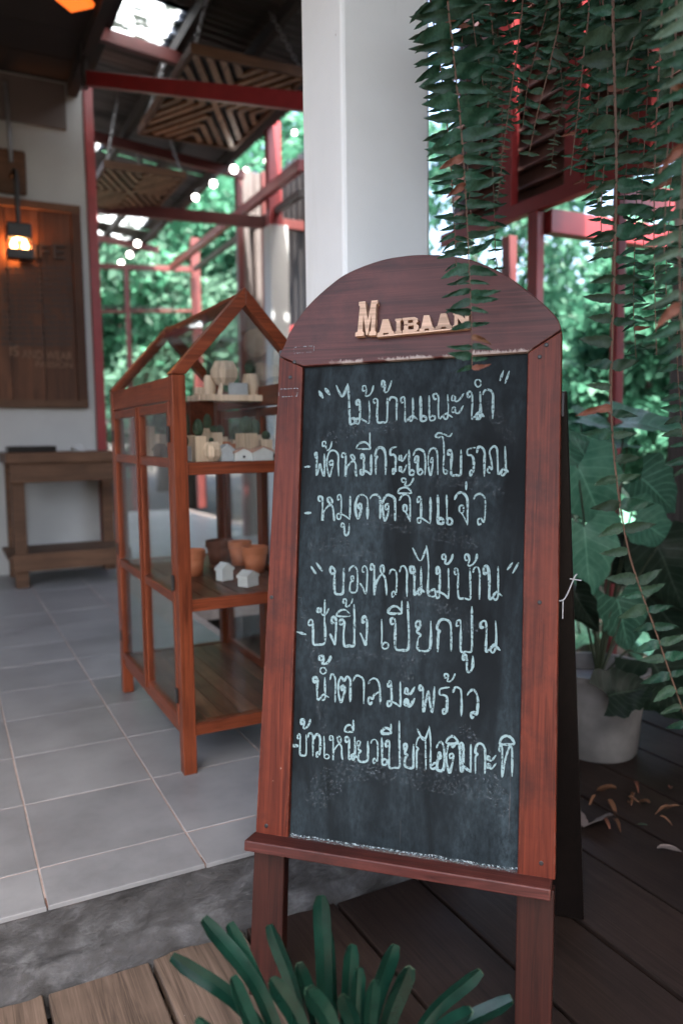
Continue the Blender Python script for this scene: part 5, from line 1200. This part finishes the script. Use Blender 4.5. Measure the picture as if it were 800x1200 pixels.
# ------------------------------------------------------------------ trees
def tree(label, base, h_, cr, nleaf, ls, mat, seed, crz=None, name='tree', clumps=46, low=.35):
    rg = np.random.default_rng(seed); base = Vector(base)
    t = thing(name, label, 'tree', base, 'trees beyond the building')
    tp = [base, base+Vector((rg.uniform(-.1, .1), rg.uniform(-.1, .1), h_*.35)), base+Vector((rg.uniform(-.3, .3), rg.uniform(-.3, .3), h_*.75))]
    r_ = .018*h_
    b = MB().tube(crom(tp, 6), list(np.linspace(r_, r_*.35, 13)), 9)
    cc = base+Vector((0, 0, h_*.62)); crz = crz or h_*.42
    C = []
    for i in range(clumps):
        u = rg.normal(size=3); u /= np.linalg.norm(u); rad = rg.uniform(.35, 1.)**.5
        C.append((cc.x+u[0]*cr*rad, cc.y+u[1]*cr*rad, max(base.z+h_*.12, cc.z+u[2]*crz*rad)))
    for i in range(0, clumps, 5):
        p = Vector(C[i]); a = tp[1].lerp(tp[2], rg.uniform(0, 1)); b.tube(crom([a, a.lerp(p, .5)+Vector((0, 0, .15)), p], 4), list(np.linspace(r_*.3, r_*.06, 9)), 5)
    obj('trunk', b, M_bark, t, smooth=True)
    C = np.array(C); idx = rg.integers(0, clumps, nleaf); cs = cr*.34
    d = rg.normal(size=(nleaf, 3)); d /= np.linalg.norm(d, axis=1)[:, None]
    P = C[idx]+d*(cs*rg.uniform(.2, 1., (nleaf, 1))**.6)*np.array([1, 1, .7])
    ax = rg.normal(size=(nleaf, 3))+d*.5; ax[:, 2] -= .5; ax /= np.linalg.norm(ax, axis=1)[:, None]
    sd_ = np.cross(ax, rg.normal(size=(nleaf, 3))); sd_ /= np.linalg.norm(sd_, axis=1)[:, None]
    L = ls*rg.uniform(.6, 1.3, (nleaf, 1)); W = L*.28
    V = np.stack([P, P+ax*L*.45+sd_*W, P+ax*L, P+ax*L*.45-sd_*W], 1).reshape(-1, 3)
    V = V-np.array(base)
    me = bpy.data.meshes.new('crown'); me.vertices.add(len(V)); me.vertices.foreach_set('co', V.ravel()); me.loops.add(nleaf*4); me.loops.foreach_set('vertex_index', np.arange(nleaf*4)); me.polygons.add(nleaf); me.polygons.foreach_set('loop_start', np.arange(0, nleaf*4, 4)); me.polygons.foreach_set('loop_total', np.full(nleaf, 4)); me.update(calc_edges=True); me.materials.append(mat)
    obj('crown', me, None, t, local=True)
G = -.36
def tpos(x, Y): p = onY(x, 500, Y); return (p.x, Y, G)
for i, (x, Y, h_, cr, nl, ls, m_, lab) in enumerate((
    (60, 13.5, 6.2, 2.3, 9000, .20, M_tree, 'bright green tree behind the white wall at the left of the opening'),
    (150, 12.2, 4.6, 1.9, 9000, .18, M_tree3, 'pale green tree behind the thin back post'),
    (225, 13.0, 6.0, 2.2, 10000, .19, M_tree, 'bright green tree behind the thick back post'),
    (290, 11.2, 4.4, 1.6, 8000, .17, M_tree2, 'dark green tree right of the thick back post'),
    (190, 17.5, 9.5, 3.6, 9000, .28, M_tree, 'tall tree far behind the cabinet'),
    (320, 16.5, 9.0, 3.2, 9000, .26, M_tree, 'tall tree far behind the white column'),
    (110, 20, 10, 3.8, 8000, .3, M_tree2, 'tall dark tree farthest left in the opening'),
    (640, 8.5, 2.7, 1.2, 6000, .15, M_tree3, 'pale tree beyond the red shed frame'),
    (560, 7.5, 5.0, 1.6, 8000, .15, M_tree2, 'dark tree behind the pillar and the long fern frond'),
    (735, 6.2, 2.2, 1.1, 7000, .12, M_tree2, 'low green tree seen right of the red post'),
    (690, 9.5, 7.0, 2.0, 1500, .16, M_tree2, 'thin-leaved tall tree with sky showing through its crown'),
    (830, 7.0, 4.0, 1.2, 8000, .15, M_tree2, 'dark tree behind the grey timber post'),
    (860, 4.2, 3.4, 1.2, 8000, .11, M_tree2, 'dark bushy tree beyond the right edge ferns'),
    (778, 3.9, 2.5, .62, 9000, .10, M_tree2, 'dense dark tree close behind the right-hand ferns'),
    (735, 4.6, 1.75, .6, 7000, .10, M_tree2, 'dark bush behind the red post of the shed'),
    (690, 5.2, 1.6, .9, 6000, .11, M_tree2, 'dark low shrub under the red shed frame'))):
    tree(lab, tpos(x, Y), h_, cr, nl, ls, m_, 100+i, clumps=46 if nl > 5000 else 22)
